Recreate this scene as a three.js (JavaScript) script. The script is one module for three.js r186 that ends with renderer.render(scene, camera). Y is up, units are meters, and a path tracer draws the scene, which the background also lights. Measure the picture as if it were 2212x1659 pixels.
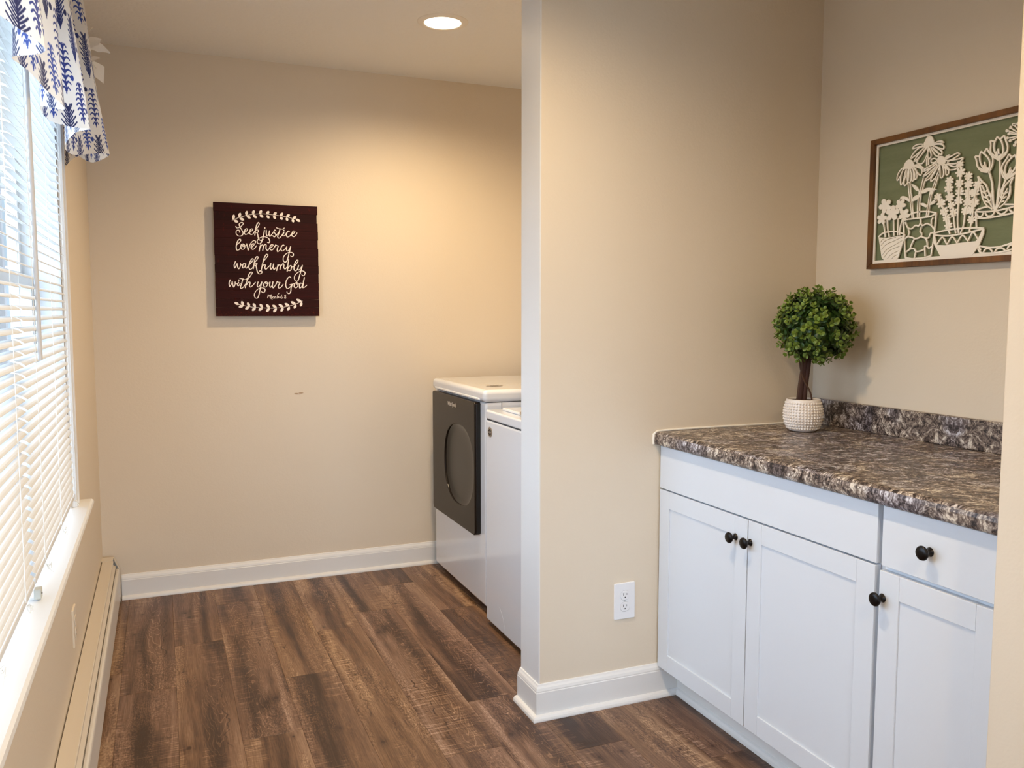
import * as THREE from 'three';
import { RoundedBoxGeometry } from 'three/addons/geometries/RoundedBoxGeometry.js';
import { mergeGeometries } from 'three/addons/utils/BufferGeometryUtils.js';
import { TextGeometry } from 'three/addons/geometries/TextGeometry.js';
import { FontLoader } from 'three/addons/loaders/FontLoader.js';

// ------------------------------------------------------------------ camera, sky, exposure
const scene = new THREE.Scene();
const FOCAL = 1832.6, PW = 2212, PH = 1659;
const FW = new THREE.Vector3(0.3811613, -0.08522557, -0.92057192).normalize();
const RT = new THREE.Vector3().crossVectors(FW, new THREE.Vector3(0, 1, 0)).normalize();
const UPV = new THREE.Vector3().crossVectors(RT, FW).normalize();
const EYE = new THREE.Vector3(0, 1.314, 0);
const camera = new THREE.PerspectiveCamera(2 * Math.atan(PH / 2 / FOCAL) * 180 / Math.PI, PW / PH, 0.05, 200);
camera.position.copy(EYE);
camera.lookAt(EYE.clone().add(FW));
scene.background = new THREE.Color().setRGB(4.3, 5.6, 7.2);          // bright overcast sky
const LAMP = 8.2, LAMP_COLOR = new THREE.Color().setRGB(1, 0.77, 0.49);  // warm recessed ceiling lamps
const renderer = new THREE.WebGLRenderer();
renderer.toneMapping = THREE.LinearToneMapping;
renderer.toneMappingExposure = 1.12;
renderer.shadowMap.enabled = true;

// a pixel of the 2212 x 1659 photograph on a known plane of the room
function pix(px, py, axis, value) {
  const d = FW.clone().addScaledVector(RT, (px - PW / 2) / FOCAL).addScaledVector(UPV, -(py - PH / 2) / FOCAL);
  return EYE.clone().addScaledVector(d, (value - EYE[axis]) / d[axis]);
}

// ------------------------------------------------------------------ helpers
let seed = 7;
const rnd = () => { seed = (seed * 1664525 + 1013904223) >>> 0; return seed / 4294967296; };
const rr = (a, b) => a + (b - a) * rnd();
const lerp = (a, b, t) => a + (b - a) * t;
const clamp = (x, a = 0, b = 1) => Math.min(b, Math.max(a, x));
const sstep = (a, b, x) => { const t = clamp((x - a) / (b - a)); return t * t * (3 - 2 * t); };
const hash = (x, y, s) => { let h = Math.imul(x, 374761393) ^ Math.imul(y, 668265263) ^ Math.imul(s, 2147483647 ^ 0x5bd1e995); h = Math.imul(h ^ (h >>> 13), 1274126177); return ((h ^ (h >>> 16)) >>> 0) / 4294967296; };
function noise(x, y, s) {
  const xi = Math.floor(x), yi = Math.floor(y), fx = x - xi, fy = y - yi, u = fx * fx * (3 - 2 * fx), v = fy * fy * (3 - 2 * fy);
  return lerp(lerp(hash(xi, yi, s), hash(xi + 1, yi, s), u), lerp(hash(xi, yi + 1, s), hash(xi + 1, yi + 1, s), u), v);
}
function fbm(x, y, s, n = 4) { let a = 0, w = 0.5, t = 0; for (let i = 0; i < n; i++) { a += w * noise(x, y, s + i * 17); t += w; w *= 0.5; x *= 2.03; y *= 2.03; } return a / t; }

function dataTex(w, h, fn, srgb = true) {
  const d = new Uint8Array(w * h * 4), c = [0, 0, 0];
  for (let y = 0; y < h; y++) for (let x = 0; x < w; x++) { fn(x, y, c); const o = (y * w + x) * 4; d[o] = clamp(c[0], 0, 255); d[o + 1] = clamp(c[1], 0, 255); d[o + 2] = clamp(c[2], 0, 255); d[o + 3] = 255; }
  const t = new THREE.DataTexture(d, w, h); t.magFilter = THREE.LinearFilter; t.minFilter = THREE.LinearMipmapLinearFilter; t.generateMipmaps = true;
  t.wrapS = t.wrapT = THREE.RepeatWrapping; if (srgb) t.colorSpace = THREE.SRGBColorSpace; t.needsUpdate = true; return t;
}
// tiling noise for paint and plaster relief
function reliefTex(n, cells, s) {
  const g = (x, y) => { const f = (k, q) => { const X = x / n * k, Y = y / n * k, xi = Math.floor(X), yi = Math.floor(Y), u = X - xi, v = Y - yi, m = (i) => ((i % k) + k) % k; return lerp(lerp(hash(m(xi), m(yi), q), hash(m(xi + 1), m(yi), q), u), lerp(hash(m(xi), m(yi + 1), q), hash(m(xi + 1), m(yi + 1), q), u), v); }; return 0.6 * f(cells, s) + 0.4 * f(cells * 2, s + 5); };
  return dataTex(n, n, (x, y, c) => { c[0] = c[1] = c[2] = 255 * g(x, y); }, false);
}
function mat(color, roughness = 0.5, more = {}) { return new THREE.MeshPhysicalMaterial({ color: new THREE.Color(color), roughness, ...more }); }

const taken = {};
function numbered(n) { taken[n] = (taken[n] ?? -1) + 1; return taken[n] ? n + '_' + String(taken[n]).padStart(3, '0') : n; }
function shade(o) { o.castShadow = true; o.receiveShadow = true; return o; }
function part(name, geo, m, parent) { const o = shade(new THREE.Mesh(Array.isArray(geo) ? merge(geo) : geo, m)); o.name = name; parent.add(o); return o; }
function thing(name, label, category, pos = [0, 0, 0], group) { const o = new THREE.Group(); o.name = numbered(name); o.position.set(...pos); o.userData = { label, category }; if (group) o.userData.group = group; scene.add(o); return o; }
function struct(name, geo, m, label, category) { const o = geo ? shade(new THREE.Mesh(Array.isArray(geo) ? merge(geo) : geo, m)) : new THREE.Group(); o.name = name; o.userData = { kind: 'structure', label, category }; scene.add(o); return o; }
function merge(list) { return list.length === 1 ? list[0] : mergeGeometries(list.map((g) => { const k = g.index ? g.toNonIndexed() : g; for (const a of Object.keys(k.attributes)) if (!['position', 'normal', 'uv'].includes(a)) k.deleteAttribute(a); return k; })); }
// uv in metres from position and the way a face points
function uvm(g, scale = 1) {
  g = g.index ? g.toNonIndexed() : g; const p = g.attributes.position, n = g.attributes.normal, uv = new Float32Array(p.count * 2);
  for (let i = 0; i < p.count; i += 3) {
    const ax = Math.abs(n.getX(i) + n.getX(i + 1) + n.getX(i + 2)), ay = Math.abs(n.getY(i) + n.getY(i + 1) + n.getY(i + 2)), az = Math.abs(n.getZ(i) + n.getZ(i + 1) + n.getZ(i + 2));
    for (let k = i; k < i + 3; k++) { const x = p.getX(k), y = p.getY(k), z = p.getZ(k); const [u, v] = ax >= ay && ax >= az ? [z, y] : ay >= az ? [z, x] : [x, y]; uv[k * 2] = u * scale; uv[k * 2 + 1] = v * scale; }
  }
  g.setAttribute('uv', new THREE.BufferAttribute(uv, 2)); return g;
}
// box between two corners, edges rounded by r
function box(x0, x1, y0, y1, z0, z1, r = 0, seg = 2) {
  const w = Math.abs(x1 - x0), h = Math.abs(y1 - y0), d = Math.abs(z1 - z0);
  const g = r ? new RoundedBoxGeometry(w, h, d, seg, Math.min(r, w / 2.01, h / 2.01, d / 2.01)) : new THREE.BoxGeometry(w, h, d);
  return g.translate((x0 + x1) / 2, (y0 + y1) / 2, (z0 + z1) / 2);
}
function cyl(a, b, r, seg = 10, r2 = r) {
  const A = new THREE.Vector3(...a), B = new THREE.Vector3(...b), d = B.clone().sub(A), g = new THREE.CylinderGeometry(r2, r, d.length(), seg);
  return g.applyQuaternion(new THREE.Quaternion().setFromUnitVectors(new THREE.Vector3(0, 1, 0), d.clone().normalize())).translate(...A.add(B).multiplyScalar(0.5).toArray());
}
const curve = (pts, closed = false) => new THREE.CatmullRomCurve3(pts.map((p) => new THREE.Vector3(p[0], p[1], p[2] ?? 0)), closed, 'centripetal');
function tube(pts, r, n = 24, rs = 6, closed = false) { return new THREE.TubeGeometry(curve(pts, closed), n, r, rs, closed); }
// profile [[d, y] ...] (d = distance off the wall) swept along a path [[x, z] ...] (the room lies on its right as seen from above)
function sweep(profile, path, closedEnds = true) {
  const pos = [], rows = path.map((p, i) => {
    const dir = (a, b) => { const l = Math.hypot(b[0] - a[0], b[1] - a[1]); return [(b[0] - a[0]) / l, (b[1] - a[1]) / l]; };
    const a = i ? dir(path[i - 1], p) : dir(p, path[i + 1]), b = i < path.length - 1 ? dir(p, path[i + 1]) : a;
    const na = [-a[1], a[0]], nb = [-b[1], b[0]], k = 1 + na[0] * nb[0] + na[1] * nb[1], m = [(na[0] + nb[0]) / k, (na[1] + nb[1]) / k];
    return profile.map(([d, y]) => [p[0] + m[0] * d, y, p[1] + m[1] * d]);
  });
  const n = profile.length;
  for (let i = 0; i + 1 < rows.length; i++) for (let j = 0; j < n; j++) { const k = (j + 1) % n, A = rows[i][j], B = rows[i + 1][j], C = rows[i + 1][k], D = rows[i][k]; pos.push(...A, ...B, ...C, ...A, ...C, ...D); }
  if (closedEnds) for (const [row, flip] of [[rows[0], 0], [rows[rows.length - 1], 1]]) for (const t of THREE.ShapeUtils.triangulateShape(profile.map((p) => new THREE.Vector2(...p)), [])) pos.push(...(flip ? [t[2], t[1], t[0]] : t).flatMap((q) => row[q]));
  const g = new THREE.BufferGeometry(); g.setAttribute('position', new THREE.Float32BufferAttribute(pos, 3)); g.computeVertexNormals(); return uvm(g);
}
function extrude(shape, depth, opt = {}) { return new THREE.ExtrudeGeometry(shape, { depth, bevelEnabled: false, curveSegments: 8, ...opt }); }
const poly = (pts) => new THREE.Shape(pts.map((p) => new THREE.Vector2(p[0], p[1])));
// profile in the x-y plane, drawn out along z from z0 to z1
function alongZ(pts, z0, z1, opt) { return extrude(poly(pts), z1 - z0, opt).translate(0, 0, z0); }
function grid(nu, nv, fn) {
  const pos = [], uv = [], idx = [];
  for (let j = 0; j <= nv; j++) for (let i = 0; i <= nu; i++) { const p = fn(i / nu, j / nv); pos.push(p[0], p[1], p[2]); uv.push(p[3] ?? i / nu, p[4] ?? j / nv); }
  for (let j = 0; j < nv; j++) for (let i = 0; i < nu; i++) { const a = j * (nu + 1) + i, b = a + 1, c = a + nu + 1, d = c + 1; idx.push(a, c, b, b, c, d); }
  const g = new THREE.BufferGeometry(); g.setAttribute('position', new THREE.Float32BufferAttribute(pos, 3)); g.setAttribute('uv', new THREE.Float32BufferAttribute(uv, 2)); g.setIndex(idx); g.computeVertexNormals(); return g;
}

// ------------------------------------------------------------------ room measures (metres)
const XL = -0.2746, XR = 2.18, ZB = -4.19, ZN = 1.9, CEIL = 2.473, TH = 0.14;
const ZP0 = -2.415, ZP1 = -2.56, XP = 1.093;                 // partition: front face, back face, free end
const ZS = -1.115, XS = 1.463;                               // near stub wall: far face, free end
const WZ0 = -2.95, WZ1 = -1.06, WY0 = 0.70, WY1 = 2.10;      // window opening

const GX0 = 0.10, GX1 = 1.90, GY1 = 2.05;                    // glazed door opening in the near wall

// ------------------------------------------------------------------ surface materials
const paintRelief = reliefTex(256, 64, 3); paintRelief.repeat.set(3, 3);
const plasterRelief = reliefTex(256, 40, 9); plasterRelief.repeat.set(2.2, 2.2);
const M = {
  wall: mat('#ddcfba', 0.55, { bumpMap: paintRelief, bumpScale: 0.00025 }),
  ceiling: mat('#e8e6e2', 0.9, { bumpMap: plasterRelief, bumpScale: 0.0016 }),
  trim: mat('#e3e2e0', 0.32),
  cabinet: mat('#d8dde4', 0.38),
  sub: mat('#1c120b', 0.9),
  appliance: mat('#e2e5ea', 0.16, { clearcoat: 0.6, clearcoatRoughness: 0.1 }),
  dark: mat('#0b0a0b', 0.35),
  seam: mat('#3f4348', 0.7),
  heater: mat('#d3c8b8', 0.4),
  heaterFront: mat('#d9d3ca', 0.4),
  plastic: mat('#e9e9ea', 0.3),
  slot: mat('#151515', 0.6),
  bronze: mat('#120d0d', 0.3, { metalness: 0.5 }),
  chrome: mat('#c9c6c0', 0.22, { metalness: 0.9 }),
  slat: mat('#d8d7d5', 0.4),
  cord: mat('#f1efe9', 0.8),
  caulk: mat('#efe9dd', 0.6),
  soil: mat('#3a281d', 0.95),
};

// ------------------------------------------------------------------ shell
struct('wall_back', uvm(box(XL - TH, XR + TH, -0.1, CEIL + 0.1, ZB - TH, ZB)), M.wall, 'beige painted far wall with the scripture sign', 'wall');
struct('wall_right', uvm(box(XR, XR + TH, -0.1, CEIL + 0.1, ZB, ZN)), M.wall, 'beige painted wall behind the counter and the flower picture', 'wall');
struct('wall_near', [box(XL - TH, GX0, -0.1, CEIL + 0.1, ZN, ZN + TH), box(GX1, XR + TH, -0.1, CEIL + 0.1, ZN, ZN + TH), box(GX0, GX1, GY1, CEIL + 0.1, ZN, ZN + TH), box(GX0, GX1, -0.1, 0, ZN, ZN + TH)].map((g) => uvm(g)), M.wall, 'beige painted wall opposite the far wall', 'wall');
struct('wall_left', [box(XL - TH, XL, -0.1, WY0 - 0.02, ZB, ZN), box(XL - TH, XL, WY1, CEIL + 0.1, ZB, ZN), box(XL - TH, XL, WY0 - 0.02, WY1, ZB, WZ0), box(XL - TH, XL, WY0 - 0.02, WY1, WZ1, ZN)].map((g) => uvm(g)), M.wall, 'beige painted wall with the window and the baseboard heater', 'wall');
struct('ceiling', uvm(box(XL, XR, CEIL, CEIL + 0.1, ZB, ZN)), M.ceiling, 'off-white lightly textured ceiling', 'ceiling');
{
  const w = struct('wall_partition', uvm(box(XP + 0.004, XR, 0, CEIL, ZP1, ZP0)), M.wall, 'beige partition wall between the laundry nook and the counter', 'wall');
  part('end_board', uvm(box(XP, XP + 0.004, 0, CEIL, ZP1, ZP0)), M.trim, w).userData.label = 'white painted end of the partition';
}
struct('wall_stub', uvm(box(XS, XR, 0, CEIL, ZS, ZS + 0.13, 0.004)), M.wall, 'beige wall end beside the counter and the drawer', 'wall');
{ // scuff on the far wall below the sign
  const w = scene.getObjectByName('wall_back');
  for (const [px, py, a, b] of [[640, 850, 5, 1], [650, 849, 6, 1.2], [645, 851.5, 9, 0.7]]) {
    const p = pix(px, py, 'z', ZB), g = new THREE.CircleGeometry(0.0021, 10); g.scale(a, b, 1);
    part('scuff_mark', g.translate(p.x, p.y, ZB + 0.0006), mat('#a98a66', 0.7), w);
  }
}

// floor planks
{
  const PWD = 0.1815, PL = 1.305, X0 = 0.012 - 2 * PWD;
  const floor = struct('floor', null, null, 'brown wood-look plank floor', 'floor');
  part('subfloor', box(XL, XR, -0.06, -0.006, ZB, ZN), M.sub, floor);
  const tw = 192, th = 1344, mats = [];
  for (let v = 0; v < 12; v++) {
    const s = 100 + v * 31, xc = 0.25 + 0.5 * hash(v, 1, 5), tone = 0.96 + 0.12 * hash(v, 2, 5), warm = hash(v, 3, 5), cath = hash(v, 4, 5) < 0.75, band = 0.3 + 0.4 * hash(v, 7, 5), y0 = hash(v, 6, 5) * 2;
    const knots = []; for (let k = 0; k < 3; k++) knots.push([hash(v, 20 + k, 3), hash(v, 30 + k, 3) * 1.3, 0.004 + 0.006 * hash(v, 40 + k, 3)]);
    const cr = [0.2 + 0.6 * hash(v, 50, 3), 0.2 + 0.8 * hash(v, 51, 3)];
    const col = (x, y, c) => {
      const u = x / tw * PWD, w = y / th * PL, xm = x / tw;
      const warp = fbm(u * 9, w * 1.6, s, 3) - 0.5;
      let t = 0.44 + 0.34 * (noise(u * 12 + warp * 0.8, w * 0.7, s + 2) - 0.5) + 0.55 * (fbm(u * 38 + warp * 2.5, w * 1.1, s + 3, 4) - 0.5);
      t -= 0.20 * sstep(0.56, 0.76, fbm(u * 20, w * 2.4, s + 12, 3));
      t += 0.22 * (noise(u * 620 + warp * 10, w * 22, s + 5) - 0.5) + 0.14 * (noise(u * 1300, w * 60, s + 6) - 0.5);
      const mottle = sstep(0.45, 0.62, fbm(u * 16, w * 2.6, s + 40, 3));
      t += mottle * 0.42 * (noise(u * 420 + warp * 20, w * 150, s + 41) - 0.42);
      const saw = sstep(0.5, 0.62, fbm(u * 13, w * 2.0, s + 21, 3));
      t += saw * (0.26 * sstep(0.58, 0.86, noise(u * 22, w * 330, s + 22)) - 0.14 * sstep(0.6, 0.9, noise(u * 30, w * 280, s + 24)));
      { const e = (xm - band - 0.12 * (fbm(w * 1.5, 2, s + 80, 2) - 0.5)) / 0.13; t -= 0.24 * Math.exp(-e * e) * sstep(0.35, 0.6, noise(w * 1.8, 5, s + 81)); }
      if (cath) {
        const q = (xm - xc) * 3.4, h = q * q * 0.5 + (w + y0) * 0.95 + 0.34 * (fbm(u * 30, w * 8, s + 31, 3) - 0.5), f = h * 13 - Math.floor(h * 13);
        const line = Math.max(0, 1 - Math.abs(f - 0.5) / 0.10), m = sstep(0.38, 0.5, fbm(u * 8 + 9, w * 1.7, s + 33, 3)) * sstep(0.34, 0.16, Math.abs(xm - xc));
        t += m * (0.44 * line - 0.05);
      }
      for (const [kx, ky, kr] of knots) { const d = Math.hypot(u - kx * PWD, (w - ky) * 0.7) / kr; if (d < 4) t -= 0.5 * Math.max(0, 1 - d) + 0.16 * Math.max(0, 1 - d / 4); }
      const cx = cr[0] + 0.05 * (fbm(w * 22, 3, s + 60, 3) - 0.5) * 4, on = sstep(0.26, 0.2, Math.abs(w - cr[1]));
      if (Math.abs(xm - cx) < 0.012) t -= 0.42 * on * noise(w * 40, 1, s + 61);
      t = clamp(t * tone, 0.02, 1);
      const A = [52, 32, 21], B = [115, 85, 63], C = [190, 158, 130], k = t < 0.45 ? t / 0.45 : (t - 0.45) / 0.55, P = t < 0.45 ? A : B, Q = t < 0.45 ? B : C;
      const g = (fbm(u * 8, w * 1.4, s + 70, 2) - 0.5) * 0.35 + (warm - 0.5) * 0.25;
      c[0] = lerp(P[0], Q[0], k) * (1 + 0.06 * g); c[1] = lerp(P[1], Q[1], k); c[2] = lerp(P[2], Q[2], k) * (1 - 0.35 * g);
    };
    const map = dataTex(tw, th, col);
    const bump = dataTex(tw, th / 2, (x, y, c) => { const u = x / tw * PWD, w = y / (th / 2) * PL; c[0] = c[1] = c[2] = 255 * (0.6 * noise(u * 900, w * 30, s + 5) + 0.4 * noise(u * 40, w * 220, s + 22)); }, false);
    mats.push(mat('#ffffff', 0.42, { map, bumpMap: bump, bumpScale: 0.0002 }));
  }
  const bev = 0.0007, gap = 0.00015;
  function plank(x0, x1, z0, z1, u0, u1, v0, v1) {
    x0 += gap; x1 -= gap; z0 += gap; z1 -= gap; const P = [], U = [];
    const q = (a, b, c, d) => { for (const p of [a, b, c, a, c, d]) { P.push(...p); U.push(lerp(u0, u1, (p[0] - x0) / (x1 - x0)), lerp(v0, v1, (p[2] - z0) / (z1 - z0))); } };
    const T = [[x0 + bev, 0, z1 - bev], [x1 - bev, 0, z1 - bev], [x1 - bev, 0, z0 + bev], [x0 + bev, 0, z0 + bev]], S = [[x0, -bev, z1], [x1, -bev, z1], [x1, -bev, z0], [x0, -bev, z0]], D = S.map((p) => [p[0], -0.006, p[2]]);
    q(...T); for (let i = 0; i < 4; i++) { const j = (i + 1) % 4; q(S[i], S[j], T[j], T[i]); q(D[i], D[j], S[j], S[i]); }
    const g = new THREE.BufferGeometry(); g.setAttribute('position', new THREE.Float32BufferAttribute(P, 3)); g.setAttribute('uv', new THREE.Float32BufferAttribute(U, 2)); g.computeVertexNormals(); return g;
  }
  const ends = [-3.3, -3.108, -3.5, -2.63, -3.04, -3.45, -3.6, -2.61, -2.185, -2.9, -3.3, -2.5, -3.1, -2.75];
  let last = -1;
  for (let r = 0; r < 14; r++) {
    let xa = X0 + r * PWD, xb = xa + PWD; const ca = Math.max(xa, XL), cb = Math.min(xb, XR); if (cb - ca < 0.01) continue;
    for (let k = -2; k < 5; k++) {
      const za = ends[r] + k * PL, zb = za + PL, z0 = Math.max(za, ZB), z1 = Math.min(zb, ZN); if (z1 - z0 < 0.01) continue;
      let m; do m = Math.floor(rnd() * 12); while (m === last); last = m; const f = rnd() < 0.5;
      let v0 = (z0 - za) / PL, v1 = (z1 - za) / PL, u0 = (ca - xa) / PWD, u1 = (cb - xa) / PWD; if (f) { v0 = 1 - v0; v1 = 1 - v1; u0 = 1 - u0; u1 = 1 - u1; }
      part('plank', plank(ca, cb, z0, z1, u0, u1, v0, v1), mats[m], floor);
    }
  }
}

// baseboards with shoe moulding
const BASE = [[0, 0], [0.014, 0], [0.014, 0.088], [0.0125, 0.0905], [0.0125, 0.094], [0.010, 0.102], [0.006, 0.108], [0.004, 0.113], [0, 0.114]];
const SHOE = [[0.014, 0], [0.029, 0], [0.0295, 0.004], [0.028, 0.010], [0.024, 0.0155], [0.018, 0.018], [0.014, 0.0185]];
function baseboard(name, path, label) { const b = struct(name, sweep(BASE, path), M.trim, label, 'baseboard'); part('shoe_moulding', sweep(SHOE, path), M.trim, b); }
baseboard('baseboard_back', [[-0.2, ZB], [1.62, ZB]], 'white baseboard along the far wall');
baseboard('baseboard_partition', [[XP, ZP1], [XP, ZP0], [1.612, ZP0]], 'white baseboard around the partition end');
baseboard('baseboard_stub', [[XS, ZS], [XS, ZS + 0.13], [XR, ZS + 0.13]], 'white baseboard around the wall end beside the drawer');

// ------------------------------------------------------------------ window, casing, sill
{
  const w = struct('window_1', null, null, 'white twin double-hung window behind the blinds', 'window');
  const fr = M.trim, x0 = XL - TH, zm = -2.02;
  part('jamb', [box(x0, XL, WY0 - 0.02, WY1, WZ0, WZ0 + 0.012), box(x0, XL, WY0 - 0.02, WY1, WZ1 - 0.012, WZ1), box(x0, XL, WY1 - 0.012, WY1, WZ0, WZ1), box(x0, XL - 0.05, WY0 - 0.02, WY0, WZ0, WZ1)], fr, w);
  part('mullion', box(x0, XL - 0.045, WY0, WY1, zm - 0.03, zm + 0.03, 0.003), fr, w);
  const glass = new THREE.MeshPhysicalMaterial({ color: 0xffffff, roughness: 0, transmission: 1, thickness: 0, ior: 1.45 });
  for (const [a, b] of [[WZ0 + 0.012, zm - 0.03], [zm + 0.03, WZ1 - 0.012]]) for (const [y0, y1, x] of [[WY0, 1.42, -0.365], [1.39, WY1 - 0.012, -0.392]]) {
    part('sash', [box(x - 0.014, x + 0.014, y0, y1, a, a + 0.04), box(x - 0.014, x + 0.014, y0, y1, b - 0.04, b), box(x - 0.014, x + 0.014, y0, y0 + 0.04, a + 0.04, b - 0.04), box(x - 0.014, x + 0.014, y1 - 0.035, y1, a + 0.04, b - 0.04)], fr, w);
    part('pane', new THREE.PlaneGeometry(b - a - 0.08, y1 - y0 - 0.075).rotateY(Math.PI / 2).translate(x, (y0 + 0.04 + y1 - 0.035) / 2, (a + b) / 2), glass, w);
  }
  const cs = (y0, y1, z0, z1) => box(XL, XL + 0.013, y0, y1, z0, z1, 0.003);
  part('casing', [cs(WY0, WY1 + 0.07, WZ0 - 0.07, WZ0), box(XL, XL + 0.018, WY0, WY1 + 0.07, WZ0 - 0.07, WZ0 - 0.055, 0.004), box(XL, XL + 0.016, WY0, WY1, WZ0 - 0.008, WZ0 - 0.001, 0.003)], fr, w);
  part('casing', [cs(WY0, WY1 + 0.07, WZ1, WZ1 + 0.07), box(XL, XL + 0.018, WY0, WY1 + 0.07, WZ1 + 0.055, WZ1 + 0.07, 0.004)], fr, w);
  part('casing', [cs(WY1, WY1 + 0.07, WZ0, WZ1)], fr, w);
  const n = 0.219, sp = [[-0.33, 0.68], [-n - 0.008, 0.68], [-n - 0.002, 0.6825], [-n, 0.689], [-n - 0.002, 0.6965], [-n - 0.008, 0.70], [-0.33, 0.70]];
  part('sill', [alongZ(sp, WZ0, WZ1), alongZ(sp.map(([x, y]) => [Math.max(x, XL), y]), -3.072, WZ0), alongZ(sp.map(([x, y]) => [Math.max(x, XL), y]), WZ1, -0.94)], fr, w);
}

// sliding glass door in the near wall, the source of the cool light on the faces turned to it
{
  const d = struct('door_1', null, null, 'white sliding glass door in the wall opposite the far wall', 'door'), gl = scene.getObjectByName('window_1').children.find((o) => o.name === 'pane').material, zc = ZN + 0.07;
  const frame = (x0, x1, y0, y1, w, z) => [box(x0, x0 + w, y0, y1, z - 0.02, z + 0.02), box(x1 - w, x1, y0, y1, z - 0.02, z + 0.02), box(x0 + w, x1 - w, y0, y0 + w, z - 0.02, z + 0.02), box(x0 + w, x1 - w, y1 - w, y1, z - 0.02, z + 0.02)];
  part('door_frame', frame(GX0, GX1, 0, GY1, 0.03, zc), M.trim, d);
  for (const [a, b, z] of [[GX0 + 0.03, 1.04, zc - 0.02], [0.98, GX1 - 0.03, zc + 0.022]]) {
    const l = part('door_leaf', frame(a, b, 0.03, GY1 - 0.03, 0.06, z), M.trim, d);
    part('pane', new THREE.PlaneGeometry(b - a - 0.12, GY1 - 0.18).translate((a + b) / 2, GY1 / 2, z), gl, l);
  }
}

// ------------------------------------------------------------------ blinds
{
  const XB = -0.2755, SW = 0.0265, TILT = -0.40, PITCH = 0.0235, Y0 = 0.758, N = 55;
  function slatGeo(len) {
    const n = 6, top = [], bot = [];
    for (let i = 0; i <= n; i++) { const s = i / n * 2 - 1; top.push([s * SW / 2, 0.0028 * (1 - s * s) + 0.0003]); bot.push([s * SW / 2, 0.0028 * (1 - s * s) - 0.0003]); }
    return alongZ([...top, ...bot.reverse()], -len / 2, len / 2).rotateZ(TILT);
  }
  function blind(z0, z1, ladders, label, wandZ) {
    const t = thing('window_blind', label, 'blind', [XB, WY0, (z0 + z1) / 2], 'white slatted blinds in the twin window'), len = z1 - z0, zc = (z0 + z1) / 2, g = slatGeo(len - 0.008);
    for (let i = 0; i < N; i++) { const s = part('slat', g, M.slat, t); s.position.y = Y0 - WY0 + i * PITCH; s.rotation.x = (hash(i, 3, 8) - 0.5) * 0.003; s.rotation.z = (hash(i, 4, 8) - 0.5) * 0.05; }
    const top = Y0 - WY0 + N * PITCH;
    part('head_rail', box(-0.016, 0.018, top, top + 0.04, -len / 2, len / 2, 0.003), M.slat, t);
    part('bottom_rail', box(-0.0125, 0.0125, 0.031, 0.045, -len / 2, len / 2, 0.003), M.slat, t);
    for (const z of ladders) {
      const gs = [cyl([0.0135, 0.04, z - zc], [0.0135, top, z - zc], 0.0008, 5), cyl([-0.0135, 0.04, z - zc], [-0.0135, top, z - zc], 0.0008, 5)];
      for (let i = 0; i < N; i++) { const y = Y0 - WY0 + i * PITCH - 0.0012; gs.push(cyl([-0.0135, y + 0.0057, z - zc], [0.0135, y - 0.0057, z - zc], 0.0005, 4)); }
      part('ladder_cord', gs, M.cord, t);
      const kn = [];
      for (let k = 0; k < 5; k++) { const a = rr(-1, 1), b = rr(-1, 1); kn.push(tube([[0.014, 0.033, z - zc], [0.018 + 0.006 * rnd(), 0.028 + 0.012 * a, z - zc + 0.006 * b], [0.020 + 0.008 * rnd(), 0.024 + 0.016 * b, z - zc + 0.014 * a]], 0.0007, 8, 4)); }
      part('cord_knot', kn, M.cord, t);
    }
    if (wandZ !== undefined) {
      part('tilt_wand', new THREE.CylinderGeometry(0.0052, 0.0055, 0.80, 6).translate(0.026, 1.206 - WY0 + 0.40, wandZ - zc), mat('#c9c6c4', 0.25, { clearcoat: 0.5 }), t);
    }
    return t;
  }
  blind(-2.938, -2.03, [-2.895, -2.539, -2.187], 'white slatted blind on the window half towards the far wall, with a tilt wand', -2.15);
  blind(-2.012, -1.075, [-1.875, -1.55, -1.2], 'white slatted blind on the window half away from the far wall');
  const c = thing('hold_down_bracket', 'small grey metal bracket at the blind bottom above the sill', 'bracket', [-0.262, 0.70, -2.02]);
  part('plate', box(-0.004, 0.010, 0.004, 0.026, -0.012, 0.012, 0.002), mat('#c3c6c0', 0.4), c);
  part('screw', cyl([0.009, 0.015, 0.003], [0.0115, 0.015, 0.003], 0.0026, 10), M.slot, c);
}

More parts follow.
